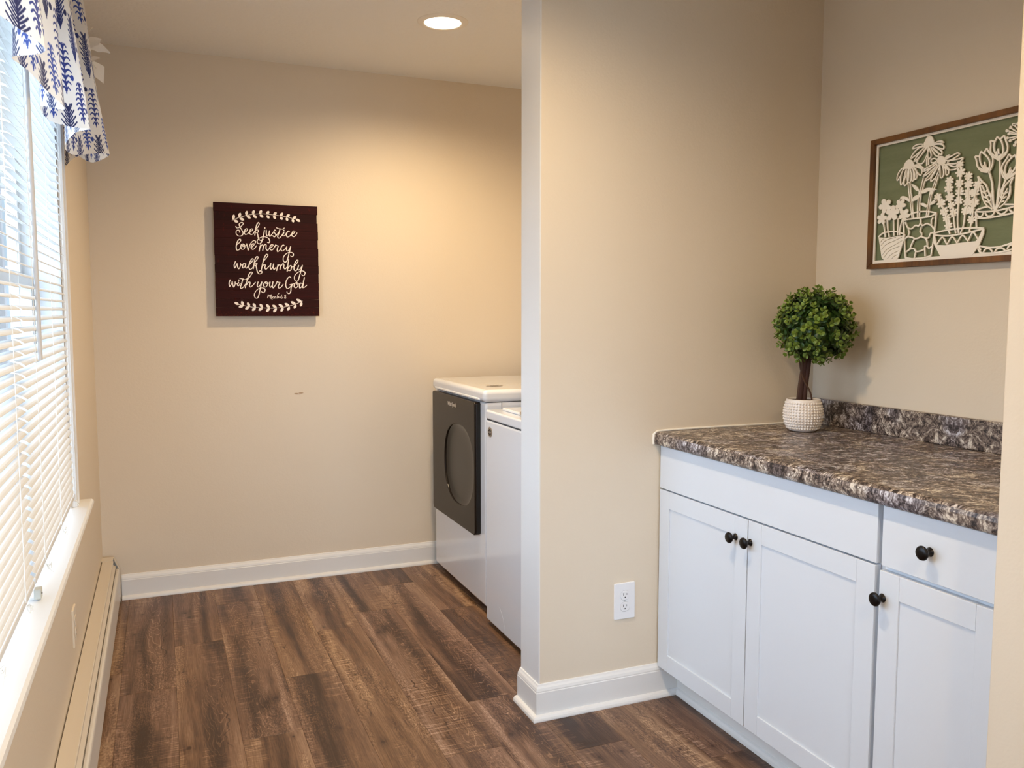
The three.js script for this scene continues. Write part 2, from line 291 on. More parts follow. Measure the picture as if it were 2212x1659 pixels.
// ------------------------------------------------------------------ valance
{
  const W = 1024, H = 512, cv = document.createElement('canvas'); cv.width = W; cv.height = H; const x = cv.getContext('2d');
  x.fillStyle = '#f1ece4'; x.fillRect(0, 0, W, H);
  x.globalAlpha = 0.5; x.fillStyle = '#d9c9bc'; x.globalAlpha = 1;
  const sprig = (cx, cy, h, c, kind) => {
    x.strokeStyle = x.fillStyle = c; x.lineWidth = 3.2; x.lineCap = 'round';
    for (let k = 0; k < 8; k++) for (const s of [-1, 1]) {
      const y = cy - h / 2 + h * k / 7.5, wd = h * 0.19 * Math.sin(Math.PI * (0.14 + 0.78 * k / 7.5)) + 4;
      x.beginPath(); x.moveTo(cx + s * 1.5, y + 9); x.quadraticCurveTo(cx + s * wd * 0.5, y + (kind ? -4 : 3), cx + s * wd, y + (kind ? 6 : -7)); x.stroke();
      x.beginPath(); x.moveTo(cx + s * 1.5, y + 4); x.lineTo(cx + s * wd * 0.55, y + (kind ? 1 : -6)); x.stroke();
    }
    x.beginPath(); x.moveTo(cx, cy - h / 2); x.lineTo(cx, cy + h / 2 + 8); x.stroke();
  };
  const cols = ['#1f2c66', '#26357a', '#1c2554', '#2f489a'];
  for (let i = 0; i < 22; i++) for (let j = 0; j < 4; j++) { const cx = 24 + i * 46.5, cy = 70 + j * 128 + (i % 2) * 62; sprig(cx, cy, i % 2 ? 92 : 78, cols[(i * 3 + j) % 4], (i + j) % 2); x.beginPath(); x.arc(cx + 22, cy + 20, 6, 0, 7); x.fillStyle = cols[(i + j) % 4]; x.fill(); }
  const tex = new THREE.CanvasTexture(cv); tex.colorSpace = THREE.SRGBColorSpace; tex.wrapS = tex.wrapT = THREE.RepeatWrapping; tex.anisotropy = 8;
  const cloth = mat('#ffffff', 0.95, { map: tex, transmission: 0.34, thickness: 0, side: THREE.DoubleSide });
  const hem = curve([[-0.2, 0, -0.86], [-0.15, 0, -1.0], [-0.235, 0, -1.2], [-0.165, 0, -1.38], [-0.238, 0, -1.6], [-0.176, 0, -1.79], [-0.25, 0, -1.95], [-0.222, 0, -2.1], [-0.192, 0, -2.30], [-0.25, 0, -2.39], [-0.245, 0, -2.47], [-0.156, 0, -2.53], [-0.205, 0, -2.72], [-0.242, 0, -2.89], [-0.20, 0, -2.97], [-0.130, 0, -3.03], [-0.175, 0, -3.065], [-0.215, 0, -3.05], [-0.262, 0, -3.09]]);
  const top = (u) => u > 0.94 ? [lerp(-0.205, -0.262, (u - 0.94) / 0.06), lerp(-3.02, -3.035, (u - 0.94) / 0.06)] : [-0.203 + 0.011 * Math.sin(u * 118) + 0.006 * Math.sin(u * 61), lerp(-0.86, -3.02, u / 0.94)];
  const at = (u, v) => { const h = hem.getPoint(u), t = top(u), k = Math.pow(v, 0.85), y = lerp(2.30, 1.80 + 0.012 * Math.sin(u * 40) - (u > 0.95 ? 0.035 * (u - 0.95) / 0.05 : 0), v); return [lerp(t[0], h.x, k) + 0.004 * Math.sin(u * 140 + v * 3) * (1 - v), y, lerp(t[1], h.z, k), u * 2.45, (1 - v) * 0.93]; };
  const t = thing('window_valance', 'white cotton valance with navy blue leaf print above the window', 'valance', [-0.205, 1.78, -1.95]);
  const loc = (g) => g.translate(0.205, -1.78, 1.95);
  part('cloth', loc(grid(320, 30, at)), cloth, t);
  part('header', loc(grid(320, 4, (u, v) => { const p = at(u, 0); return [p[0] + 0.006 * Math.sin(u * 150), 2.30 + 0.05 * (1 - v), p[2], u * 2.45, 0.93 + 0.1 * (1 - v)]; })), cloth, t);
  part('curtain_rod', loc(mergeGeometries([cyl([-0.213, 2.30, -0.84], [-0.213, 2.30, -3.04], 0.007, 8), cyl([-0.213, 2.30, -3.04], [XL, 2.30, -3.04], 0.006, 8), cyl([-0.213, 2.30, -0.84], [XL, 2.30, -0.84], 0.006, 8)])), M.trim, t);
  const tie = mat('#faf6ee', 0.9, { transmission: 0.35, thickness: 0, side: THREE.DoubleSide });
  // ribbon ends of the bows at the far end of the valance
  function petal(a, b, w, twist) { // from a to b, width w, in metres
    const A = new THREE.Vector3(...a), B = new THREE.Vector3(...b), d = B.clone().sub(A), s = new THREE.Vector3(0, 1, 0).applyAxisAngle(d.clone().normalize(), twist).cross(d).normalize();
    return grid(8, 4, (u, v) => { const p = A.clone().addScaledVector(d, u).addScaledVector(s, (v - 0.5) * w * Math.min(0.35 + 1.3 * u, 1.9 * (1.04 - u))); p.y += 0.008 * Math.sin(Math.PI * u) - 0.004 * Math.cos((v - 0.5) * 3); return [p.x, p.y, p.z]; });
  }
  const P = (px, py, z = -3.04) => pix(px, py, 'z', z).toArray();
  const bow = (list) => part('bow_tie', loc(merge(list.map(([a, b, w, tw]) => petal(P(...a), P(...b), w, tw)))), tie, t);
  bow([[[184, 84], [200, 58], 0.034, 0.4], [[188, 104], [219, 84], 0.060, 0.8], [[190, 102], [238, 114], 0.036, 1.2], [[186, 96], [196, 122], 0.03, 0.5]]);
  bow([[[192, 138], [216, 124], 0.040, 0.6], [[192, 132], [223, 178], 0.066, 1.0], [[190, 134], [208, 146], 0.03, 0.3]]);
}

// ------------------------------------------------------------------ baseboard heater
{
  const t = thing('baseboard_heater', 'long cream metal baseboard heater under the window', 'heater', [XL, 0, -2.6]), z0 = -4.155, z1 = -0.95, q = (g) => g.translate(-XL, 0, 2.6);
  const ax = XL, top = 0.205;
  part('back_panel', q(box(ax + 0.001, ax + 0.004, 0.02, 0.165, z0, z1)), M.heater, t);
  part('top_panel', q(alongZ([[ax + 0.0035, top - 0.002], [-0.230, top - 0.002], [-0.2285, top - 0.009], [-0.2265, top - 0.009], [-0.2265, top - 0.001], [-0.2285, top + 0.001], [ax + 0.004, top + 0.001]], -4.10, z1)), M.heater, t);
  part('damper', q(alongZ([[-0.238, 0.180], [-0.2195, 0.168], [-0.2185, 0.170], [-0.2195, 0.173], [-0.237, 0.184]], -4.13, z1)), M.heater, t);
  part('front_panel', q(alongZ([[-0.2225, 0.146], [-0.2215, 0.156], [-0.217, 0.161], [-0.211, 0.161], [-0.206, 0.157], [-0.204, 0.150], [-0.204, 0.032], [-0.210, 0.028], [-0.210, 0.030], [-0.2065, 0.034], [-0.2065, 0.149], [-0.209, 0.155], [-0.215, 0.158], [-0.2195, 0.154], [-0.2205, 0.146]], -4.13, z1)), M.heaterFront, t);
  part('heating_element', q(merge([cyl([-0.242, 0.085, -4.09], [-0.242, 0.085, z1], 0.011, 10), box(-0.262, -0.222, 0.06, 0.115, -4.09, z1)])), M.slot, t);
  const cap = [[ax, 0.0], [-0.203, 0.0], [-0.203, 0.152], [-0.226, top + 0.004], [ax, top + 0.004]];
  part('end_cap', q(merge([alongZ(cap, -4.158, -4.154), alongZ([[ax, top], [-0.2285, top], [-0.2285, top + 0.004], [ax, top + 0.004]], -4.154, -4.095), alongZ([[-0.2285, top + 0.004], [-0.2285, top], [-0.2055, 0.150], [-0.2025, 0.152], [-0.226, top + 0.004]], -4.154, -4.135), alongZ([[-0.2055, 0.150], [-0.2025, 0.152], [-0.2025, 0.0], [-0.2055, 0.0]], -4.154, -4.135)])), M.heater, t);
}

// ------------------------------------------------------------------ electrical outlets (built facing +z, centre at the origin)
function outlet(name, label, pos, rotY, w, h, tone) {
  const t = thing(name, label, 'outlet', pos); t.rotation.y = rotY;
  const rs = new THREE.Shape(), r = 0.004; rs.moveTo(-w / 2 + r, -h / 2); rs.lineTo(w / 2 - r, -h / 2); rs.quadraticCurveTo(w / 2, -h / 2, w / 2, -h / 2 + r); rs.lineTo(w / 2, h / 2 - r); rs.quadraticCurveTo(w / 2, h / 2, w / 2 - r, h / 2); rs.lineTo(-w / 2 + r, h / 2); rs.quadraticCurveTo(-w / 2, h / 2, -w / 2, h / 2 - r); rs.lineTo(-w / 2, -h / 2 + r); rs.quadraticCurveTo(-w / 2, -h / 2, -w / 2 + r, -h / 2);
  const pm = mat(tone, 0.3);
  part('cover_plate', extrude(rs, 0.0015, { bevelEnabled: true, bevelSize: 0.0022, bevelThickness: 0.003, bevelSegments: 3, bevelOffset: -0.0022 }).translate(0, 0, 0.001), pm, t);
  for (const s of [1, -1]) {
    const cy = s * 0.0195, sh = new THREE.Shape(), R = 0.0165; for (let i = 0; i <= 40; i++) { const a = i / 40 * Math.PI * 2, X = R * Math.cos(a), Y = clamp(R * Math.sin(a), -0.0135, 0.0135); i ? sh.lineTo(X, Y) : sh.moveTo(X, Y); }
    const rc = part('receptacle', extrude(sh, 0.0012, { bevelEnabled: true, bevelSize: 0.0006, bevelThickness: 0.0006, bevelSegments: 2 }).translate(0, cy, 0.0056), pm, t);
    part('slot', [box(-0.0072, -0.0054, cy + 0.0, cy + 0.0085, 0.0068, 0.00755), box(0.0054, 0.0070, cy + 0.001, cy + 0.0075, 0.0068, 0.00755), new THREE.CylinderGeometry(0.0024, 0.0024, 0.0008, 12).rotateX(Math.PI / 2).translate(0, cy - 0.0065, 0.0071)], M.slot, rc);
    part('groove', new THREE.TorusGeometry(0.0172, 0.0004, 4, 32).translate(0, cy, 0.0055), mat('#b9b9bd', 0.6), rc);
  }
  part('screw', cyl([0, 0, 0.005], [0, 0, 0.0066], 0.0026, 10), mat('#b7b7b4', 0.4, { metalness: 0.4 }), t);
}
{
  const p = pix(1348, 1297, 'z', ZP0); outlet('wall_outlet', 'white duplex outlet on the partition wall beside the cabinet', [p.x, p.y, ZP0], 0, 0.078, 0.124, '#e8e9ec');
  outlet('wall_outlet', 'cream duplex outlet under the window sill above the heater', [XL, 0.355, -2.845], Math.PI / 2, 0.072, 0.118, '#e0d3be');
}

// ------------------------------------------------------------------ ceiling lamps
for (const [x, z, label] of [[1.09, -3.36, 'round recessed ceiling lamp glowing in the laundry nook'], [0.70, -1.62, 'round recessed ceiling lamp before the counter niche'], [0.70, 0.40, 'round recessed ceiling lamp in the near half of the room']]) {
  const t = thing('ceiling_lamp', label, 'ceiling light', [x, CEIL, z], 'recessed ceiling lamps'); t.scale.set(1.12, 1, 1.12);
  part('trim_ring', new THREE.LatheGeometry([[0.066, -0.004], [0.070, -0.007], [0.080, -0.006], [0.0905, -0.002], [0.092, 0.0]].map((p) => new THREE.Vector2(...p)), 48), mat('#e8e2d8', 0.5), t);
  const pts = []; for (let i = 0; i <= 8; i++) { const a = i / 8 * Math.PI / 2; pts.push(new THREE.Vector2(0.067 * Math.sin(a), -0.003 - 0.006 * Math.cos(a))); } pts.push(new THREE.Vector2(0.067, 0.0), new THREE.Vector2(0.0001, 0.0));
  part('lens', new THREE.LatheGeometry(pts, 40), mat('#ffffff', 0.5, { emissive: new THREE.Color().setRGB(1, 0.86, 0.66), emissiveIntensity: 5 }), t);
  const L = new THREE.SpotLight(LAMP_COLOR, LAMP, 0, 1.42, 0.55, 2); L.position.set(0, -0.005, 0); L.target.position.set(0, -1, 0); L.castShadow = true; L.shadow.radius = 2.6; L.name = 'lamp_glow'; t.add(L, L.target);
}

// ------------------------------------------------------------------ scripture sign
{
  const ZF = -4.153, c0 = pix(460, 435, 'z', ZF), c1 = pix(688, 684, 'z', ZF), sx0 = c0.x, sx1 = c1.x + 0.004, sy1 = (c0.y + pix(686, 447, 'z', ZF).y) / 2, sy0 = (c1.y + pix(467, 682, 'z', ZF).y) / 2;
  const W = 1000, H = Math.round(W * (sy1 - sy0) / (sx1 - sx0)), cv = document.createElement('canvas'); cv.width = W; cv.height = H; const x = cv.getContext('2d');
  const NB = 13;
  x.fillStyle = '#1d0505'; x.fillRect(0, 0, W, H);
  for (let b = 0; b < NB; b++) { const ya = b * H / NB, hh = H / NB, k = rnd(); x.fillStyle = `rgb(${34 + 12 * k},${5 + 2 * k},${6 + 2 * k})`; x.fillRect(0, ya, W, hh); for (let i = 0; i < 90; i++) { x.globalAlpha = rr(0.05, 0.25); x.fillStyle = rnd() < 0.5 ? '#120202' : '#5a0f0c'; x.fillRect(rr(-60, W), ya + rr(0, hh), rr(40, 360), rr(1, 4)); } x.globalAlpha = 1; }
  for (let i = 0; i < 260; i++) { x.globalAlpha = rr(0.1, 0.5); x.fillStyle = rnd() < 0.6 ? '#6b1f12' : '#8a4a1c'; const yy = H - Math.abs(rr(0, 1) * rr(0, 1)) * H / NB; x.fillRect(rr(0, W), yy - 6, rr(2, 14), rr(2, 10)); }
  for (let i = 0; i < 60; i++) { x.globalAlpha = rr(0.1, 0.3); x.fillStyle = '#7a1a12'; x.fillRect(rr(0, W), rr(0, H), rr(3, 12), rr(8, 36)); } x.globalAlpha = 1;
  const cxy = (px, py) => { const p = pix(px, py, 'z', ZF); return [(p.x - sx0) / (sx1 - sx0) * W, (sy1 - p.y) / (sy1 - sy0) * H]; };
  const A = (p) => cxy(490 + p[0] / 11.06, 440 + p[1] / 11.06), B = (p) => cxy(490 + p[0] / 11.06, 550 + p[1] / 11.06);
  x.strokeStyle = x.fillStyle = '#f2eae4'; x.lineCap = x.lineJoin = 'round';
  const P = (s) => s.trim().split(/\s+/).map((q) => q.split(',').map(Number));
  const stroke = (f, s, w = 8.6) => { for (const one of s.split(';')) { const pts = P(one).map(f).map((p) => [p[0], p[1], 0]); if (pts.length < 2) { x.beginPath(); x.arc(pts[0][0], pts[0][1], w * 0.85, 0, 7); x.fill(); continue; } const c = curve(pts), n = pts.length * 8; x.lineWidth = w; let last = c.getPoint(0); for (let i = 1; i <= n; i++) { const q = c.getPoint(i / n), dn = Math.abs(q.y - last.y) / (Math.hypot(q.x - last.x, q.y - last.y) + 1e-6); x.lineWidth = w * (0.72 + 0.5 * dn * (q.y > last.y ? 1 : 0.5)); x.beginPath(); x.moveTo(last.x, last.y); x.lineTo(q.x, q.y); x.stroke(); last = q; } } };
  const leaf = (f, s, w = 24) => { for (const one of s.split(';')) { const [a, b] = P(one).map(f), dx = b[0] - a[0], dy = b[1] - a[1], l = Math.hypot(dx, dy), nx = -dy / l * w, ny = dx / l * w; x.beginPath(); x.moveTo(...a); x.bezierCurveTo(a[0] + dx * 0.25 + nx * 0.75, a[1] + dy * 0.25 + ny * 0.75, a[0] + dx * 0.8 + nx * 0.75, a[1] + dy * 0.8 + ny * 0.75, ...b); x.bezierCurveTo(a[0] + dx * 0.8 - nx * 0.75, a[1] + dy * 0.8 - ny * 0.75, a[0] + dx * 0.25 - nx * 0.75, a[1] + dy * 0.25 - ny * 0.75, ...a); x.fill(); } };
  stroke(A, '125,395 290,330 450,285 620,255 830,240 1000,255 1200,280 1400,310 1560,350 1660,375', 6);
  leaf(A, '150,385 172,255;290,330 325,212;460,280 483,168;615,250 655,155;780,250 832,152;945,255 1010,175;1110,270 1190,207;1275,300 1340,213;1420,315 1505,258;1570,360 1660,305;160,395 275,440;300,340 415,395;470,285 570,350;620,260 715,345;785,260 872,330;950,275 1018,350;1110,285 1168,365;1275,310 1330,385;1420,330 1455,412;1565,365 1595,450;1650,365 1757,430');
  stroke(B, '270,1190 400,1215 550,1245 700,1262 850,1272 1030,1280 1200,1275 1350,1255 1490,1225 1640,1180 1800,1110', 6);
  leaf(B, '290,1195 180,1140;395,1215 350,1108;545,1240 487,1140;690,1258 620,1160;855,1270 785,1175;1025,1280 935,1185;1190,1280 1085,1200;1350,1265 1232,1180;1495,1230 1375,1162;1650,1190 1520,1120;1785,1125 1652,1065;395,1220 280,1255;540,1250 437,1300;690,1265 600,1340;855,1275 755,1335;1025,1285 935,1360;1190,1285 1110,1375;1350,1270 1285,1360;1495,1240 1450,1340;1650,1195 1600,1290;1785,1130 1757,1240');
  stroke(A, '215,545 235,575 290,572 350,530 390,480 375,450 330,455 295,490 310,550 350,620 385,690 375,740 320,775 260,760 220,705 228,650 270,628 305,650 300,680;415,685 470,650 490,605 465,595 430,630 415,690 440,735 490,720 540,670;540,670 590,650 618,610 590,600 550,640 540,700 575,738 620,720 665,655;690,610 740,560 775,480 755,450 720,490 690,590 665,750;680,640 720,622 752,640 740,680 690,690;720,690 735,740 750,820 775,860 820,880 870,850;905,580;895,635 875,740 850,850 820,930 775,960 730,930 735,870 790,815 870,790 950,805 1010,850 1025,905 1000,935 970,925;940,635 940,720 960,775 990,745 1020,645;1015,650 1005,730 1025,780 1080,720 1130,650;1095,765 1130,795 1165,750 1140,700 1120,660 1145,628 1170,650;1165,770 1240,680;1270,600 1240,700 1210,790 1240,825 1300,770 1350,690;1185,575 1235,595 1290,605 1340,605 1370,580;1360,640;1360,680 1335,760 1370,765 1420,700;1490,670 1475,650 1440,680 1415,740 1440,795 1490,780 1540,720;1545,720 1600,700 1620,660 1590,650 1555,700 1550,760 1590,790 1640,755 1670,700');
  stroke(A, '240,980 300,930 335,870 315,845 270,880 235,970 225,1060 245,1110 290,1100 330,1040;390,960 355,970 335,1030 350,1085 395,1090 430,1040 420,980 385,985 385,1020 430,1015 475,990;475,960 490,1030 510,1110 530,1050 560,970 610,905 655,880 690,905 680,935;580,1050 640,1000 655,960 625,955 590,1000 580,1060 620,1095 670,1060 710,1005;810,985 785,1060 770,1135;790,1060 850,980 870,1000 855,1115;860,1060 920,970 940,990 935,1080 970,1115 1020,1060;1030,1060 1085,1020 1105,985 1075,975 1035,1020 1030,1080 1065,1110 1110,1080 1150,1010;1150,1030 1165,985 1190,1000 1225,1010 1200,1090 1210,1145 1260,1110 1300,1040;1370,1000 1350,985 1310,1020 1290,1090 1315,1130 1370,1100 1410,1050;1430,1030 1420,1100 1450,1130 1490,1090 1525,1025;1525,1025 1490,1150 1460,1280 1430,1366 1385,1402 1345,1346 1355,1266 1410,1200 1500,1160 1570,1180 1585,1230 1550,1268 1520,1245');
  stroke(B, '205,165 175,250 190,320 225,250 245,215;245,215 255,290 285,340 320,280 325,210;325,225 350,250 385,240;440,215 400,215 375,270 385,320 420,300 445,230;450,220 445,290 465,325 510,270;530,250 600,170 630,110 610,95 570,140 530,240 525,310 555,355 600,330 640,270;660,190 720,120 745,60 720,45 680,90 650,210 630,335;660,240 700,210 720,220 700,250 665,265;690,260 705,310 725,400 770,460 830,440 830,395 790,385 785,405;860,170 940,80 980,10 950,-10 900,60 860,190 820,360;840,290 890,235 915,250 905,320 930,350 985,300 1025,260;1050,215 1035,290 1050,350 1085,310 1115,225;1115,225 1100,300 1125,355 1165,310;1220,240 1200,310 1185,380;1200,310 1255,240 1275,260 1265,350;1275,300 1340,215 1360,240 1355,310 1385,345 1430,300;1475,115 1455,250 1435,400;1450,340 1490,280 1525,260 1535,300 1520,370 1480,385 1450,370;1535,300 1580,290;1590,290 1660,220 1700,140 1675,130 1630,190 1600,290 1605,370 1640,390 1690,330;1710,260 1690,340 1715,370 1760,320 1800,260;1800,255 1760,400 1730,530 1690,630 1640,630 1610,560 1640,470 1720,410 1800,390 1855,420 1855,480 1820,505 1790,480');
  stroke(B, '80,605 55,680 70,760 110,700 130,640;130,640 145,730 165,775 195,720 200,650;195,670 225,695 265,690;285,610;280,660 255,730 280,745 320,690;385,580 350,700 325,780 345,810 400,770 440,710;305,565 350,575 400,595 450,595 490,570;500,590 570,500 605,430 575,415 530,470 490,590 440,790;470,720 530,650 555,670 540,740 565,775 630,720 680,660;745,655 725,740 750,775 790,730 835,655;835,655 800,790 770,950 730,1040 690,1040 655,970 690,880 760,815 850,795 905,820 905,880 865,910 830,885;940,645 890,680 880,750 915,775 960,740 970,670 930,650 930,690 980,690 1025,665;1030,650 1020,740 1040,780 1075,740 1100,650;1100,650 1085,740 1105,795 1150,740 1180,690;1180,700 1205,640 1225,660 1265,665 1225,750 1240,800 1290,780 1340,710;1530,555 1500,530 1450,570 1410,660 1405,750 1440,810 1490,790 1540,730;1500,720 1560,705 1600,695;1560,710 1530,800 1520,900 1480,935 1440,905 1435,890;1670,655 1615,700 1605,770 1645,795 1690,750 1690,680 1655,670 1660,700 1740,700;1800,700 1760,680 1730,740 1740,800 1780,770 1820,680 1850,555;1850,550 1820,700 1810,790 1850,780 1905,730');
  stroke(B, '968,1038 990,958 1000,1000 1030,960 1030,1020 1060,955 1055,1050 1085,1070;1078,990 1075,1040;1120,1000 1095,1020 1105,1045 1130,1035;1165,1005 1140,1015 1140,1045 1165,1035 1170,1005 1180,1045;1245,925 1215,960 1205,1045;1205,1010 1230,995 1240,1040;1265,1020;1315,960 1295,1000 1290,1040 1315,1050 1325,1020 1300,1010;1395,960 1380,980 1410,1020 1400,1050 1375,1040 1390,1000 1410,970 1395,960', 4.6);
  const tex = new THREE.CanvasTexture(cv); tex.colorSpace = THREE.SRGBColorSpace; tex.anisotropy = 8;
  const m = mat('#ffffff', 0.75, { map: tex, specularIntensity: 0.4 });
  const t = thing('wall_sign', 'dark red plank sign lettered in white script on the far wall', 'sign', [(sx0 + sx1) / 2, sy0, ZB]);
  for (const xx of [0.1, 0.37]) part('cleat', box(xx - 0.24 - 0.015, xx - 0.24 + 0.015, 0.03, sy1 - sy0 - 0.03, 0.001, 0.025), M.soil, t);
  for (let b = 0; b < NB; b++) {
    const hh = (sy1 - sy0) / NB, ya = sy1 - (b + 1) * hh, j = [0, -0.004, 0, 0.001, -0.001, 0.001, 0.0005, 0.0015, 0, 0.001, 0, 0.001, 0.0005][b], l = [0, 0.001, 0.0015, 0.001, 0, 0, 0.001, 0, 0.0005, 0, 0, 0.0005, 0][b];
    const g = box(sx0 + l, sx1 + j, ya + 0.0002, ya + hh - 0.0002, ZF - 0.012, ZF + rr(-0.0004, 0.0004), 0.0006, 1), p = g.attributes.position, uv = g.attributes.uv;
    for (let i = 0; i < p.count; i++) uv.setXY(i, clamp((p.getX(i) - sx0) / (sx1 - sx0), 0.002, 0.998), (p.getY(i) - sy0) / (sy1 - sy0));
    part('board', g.translate(-(sx0 + sx1) / 2, -sy0, -ZB), m, t);
  }
}

// ------------------------------------------------------------------ dryer and washer
const font = await new FontLoader().loadAsync('fonts/droid/droid_serif_bold.typeface.json');
{
  const X = 1.272, z0 = -4.10, z1 = -3.365, xb = 1.985;
  const t = thing('clothes_dryer', 'white clothes dryer with dark brown glossy door against the far wall', 'dryer', [1.62, 0, -3.73]), q = (g) => g.translate(-1.62, 0, 3.73);
  part('body', q(merge([box(X, xb, 0.028, 0.924, z0, z1, 0.014, 3)])), M.appliance, t);
  part('top_cover', q(box(X - 0.010, xb, 0.926, 0.980, z0 - 0.004, z1 + 0.004, 0.020, 4)), M.appliance, t);
  part('top_lip', q(box(X - 0.014, X + 0.02, 0.930, 0.942, z0 + 0.05, z1 - 0.05, 0.005, 2)), M.appliance, t);
  part('side_seam', q(box(1.345, 1.3465, 0.70, 0.925, z1 - 0.001, z1 + 0.0006)), M.seam, t);
  part('console', q(box(xb - 0.13, xb, 0.98, 1.10, z0, z1, 0.02, 3)), M.appliance, t);
  for (const a of [X + 0.05, xb - 0.05]) for (const b of [z0 + 0.06, z1 - 0.06]) part('foot', q(cyl([a, 0, b], [a, 0.03, b], 0.02, 12)), M.dark, t);
  // door: rounded slab with a dished window
  const D = { z0: -4.045, z1: -3.432, y0: 0.332, y1: 0.922 }, xf = 1.245, dz = D.z1 - D.z0, dy = D.y1 - D.y0;
  const rs = new THREE.Shape(), r = 0.022, w = dz / 2, h = dy / 2; rs.moveTo(-w + r, -h); rs.lineTo(w - r, -h); rs.absarc(w - r, -h + r, r, -Math.PI / 2, 0); rs.lineTo(w, h - r * 0.6); rs.absarc(w - r * 0.6, h - r * 0.6, r * 0.6, 0, Math.PI / 2); rs.lineTo(-w + r * 0.6, h); rs.absarc(-w + r * 0.6, h - r * 0.6, r * 0.6, Math.PI / 2, Math.PI); rs.lineTo(-w, -h + r); rs.absarc(-w + r, -h + r, r, Math.PI, 1.5 * Math.PI);
  // the window is cut out of the slab and a dish is set into it
  const cz = 0.088, cy = -0.012, aw = 0.205, ah = 0.185, oval = (k) => { const o = []; for (let i = 0; i < 56; i++) { const a = i / 56 * Math.PI * 2, c = Math.cos(a), s = Math.sin(a); o.push(new THREE.Vector2(cz + k * aw * Math.sign(c) * Math.pow(Math.abs(c), 0.85), cy + k * ah * Math.sign(s) * Math.pow(Math.abs(s), 0.85))); } return o; };
  rs.holes.push(new THREE.Path(oval(1)));
  const glossy = mat('#1f1712', 0.2, { specularIntensity: 0.4 });
  const bring = (g) => g.rotateY(-Math.PI / 2).translate(0, 0, 0);   // shape x -> z, extrusion z -> -x
  const door = part('door', q(bring(extrude(rs, 0.022, { bevelEnabled: true, bevelSize: 0.004, bevelThickness: 0.004, bevelOffset: -0.004, bevelSegments: 3, curveSegments: 10 })).translate(xf + 0.026, (D.y0 + D.y1) / 2, (D.z0 + D.z1) / 2)), glossy, t);
  const dish = []; { const n = 10, ring = oval(1.03); const pos = [], idx = []; for (let k = 0; k <= n; k++) { const s = k / n, dep = 0.016 * Math.sqrt(Math.max(0, 1 - Math.pow(s, 5))); for (const p of ring) pos.push(xf + 0.0045 + dep, p.y * s + cy * (1 - s) + (D.y0 + D.y1) / 2, (p.x * s + cz * (1 - s)) + (D.z0 + D.z1) / 2); } const m = ring.length; for (let k = 0; k < n; k++) for (let i = 0; i < m; i++) { const a = k * m + i, b = k * m + (i + 1) % m; idx.push(a, a + m, b, b, a + m, b + m); } const g = new THREE.BufferGeometry(); g.setAttribute('position', new THREE.Float32BufferAttribute(pos, 3)); g.setIndex(idx); g.computeVertexNormals(); dish.push(g); }
  part('door_window', q(dish[0]), mat('#26221d', 0.1, { specularIntensity: 0.8 }), door);
  part('door_edge', q(box(X - 0.02, X + 0.004, D.y0 + 0.01, D.y1 - 0.006, D.z1 - 0.02, D.z1 + 0.003, 0.003)), M.dark, door);
  const tg = new TextGeometry('Whirlpool', { font, size: 0.017, depth: 0.001, curveSegments: 4 }); tg.computeBoundingBox(); tg.translate(-tg.boundingBox.max.x / 2, 0, 0).rotateY(-Math.PI / 2);
  const lp = pix(976, 877, 'x', xf); part('lettering', q(tg.translate(xf + 0.0005, lp.y, lp.z)), mat('#d8d2ca', 0.35, { metalness: 0.6 }), door);
  const bp = pix(1068, 834, 'y', 0.98), bd = part('badge', q(new THREE.CylinderGeometry(0.026, 0.026, 0.0012, 32).scale(1.5, 1, 0.85).translate(bp.x, 0.9805, bp.z)), mat('#8d857c', 0.35, { metalness: 0.6 }), t);
  for (const k of [-1, 0, 1]) part('emblem', q(box(bp.x + k * 0.012 - 0.003, bp.x + k * 0.012 + 0.003, 0.981, 0.9816, bp.z - 0.012, bp.z + 0.012)), M.dark, bd);
}
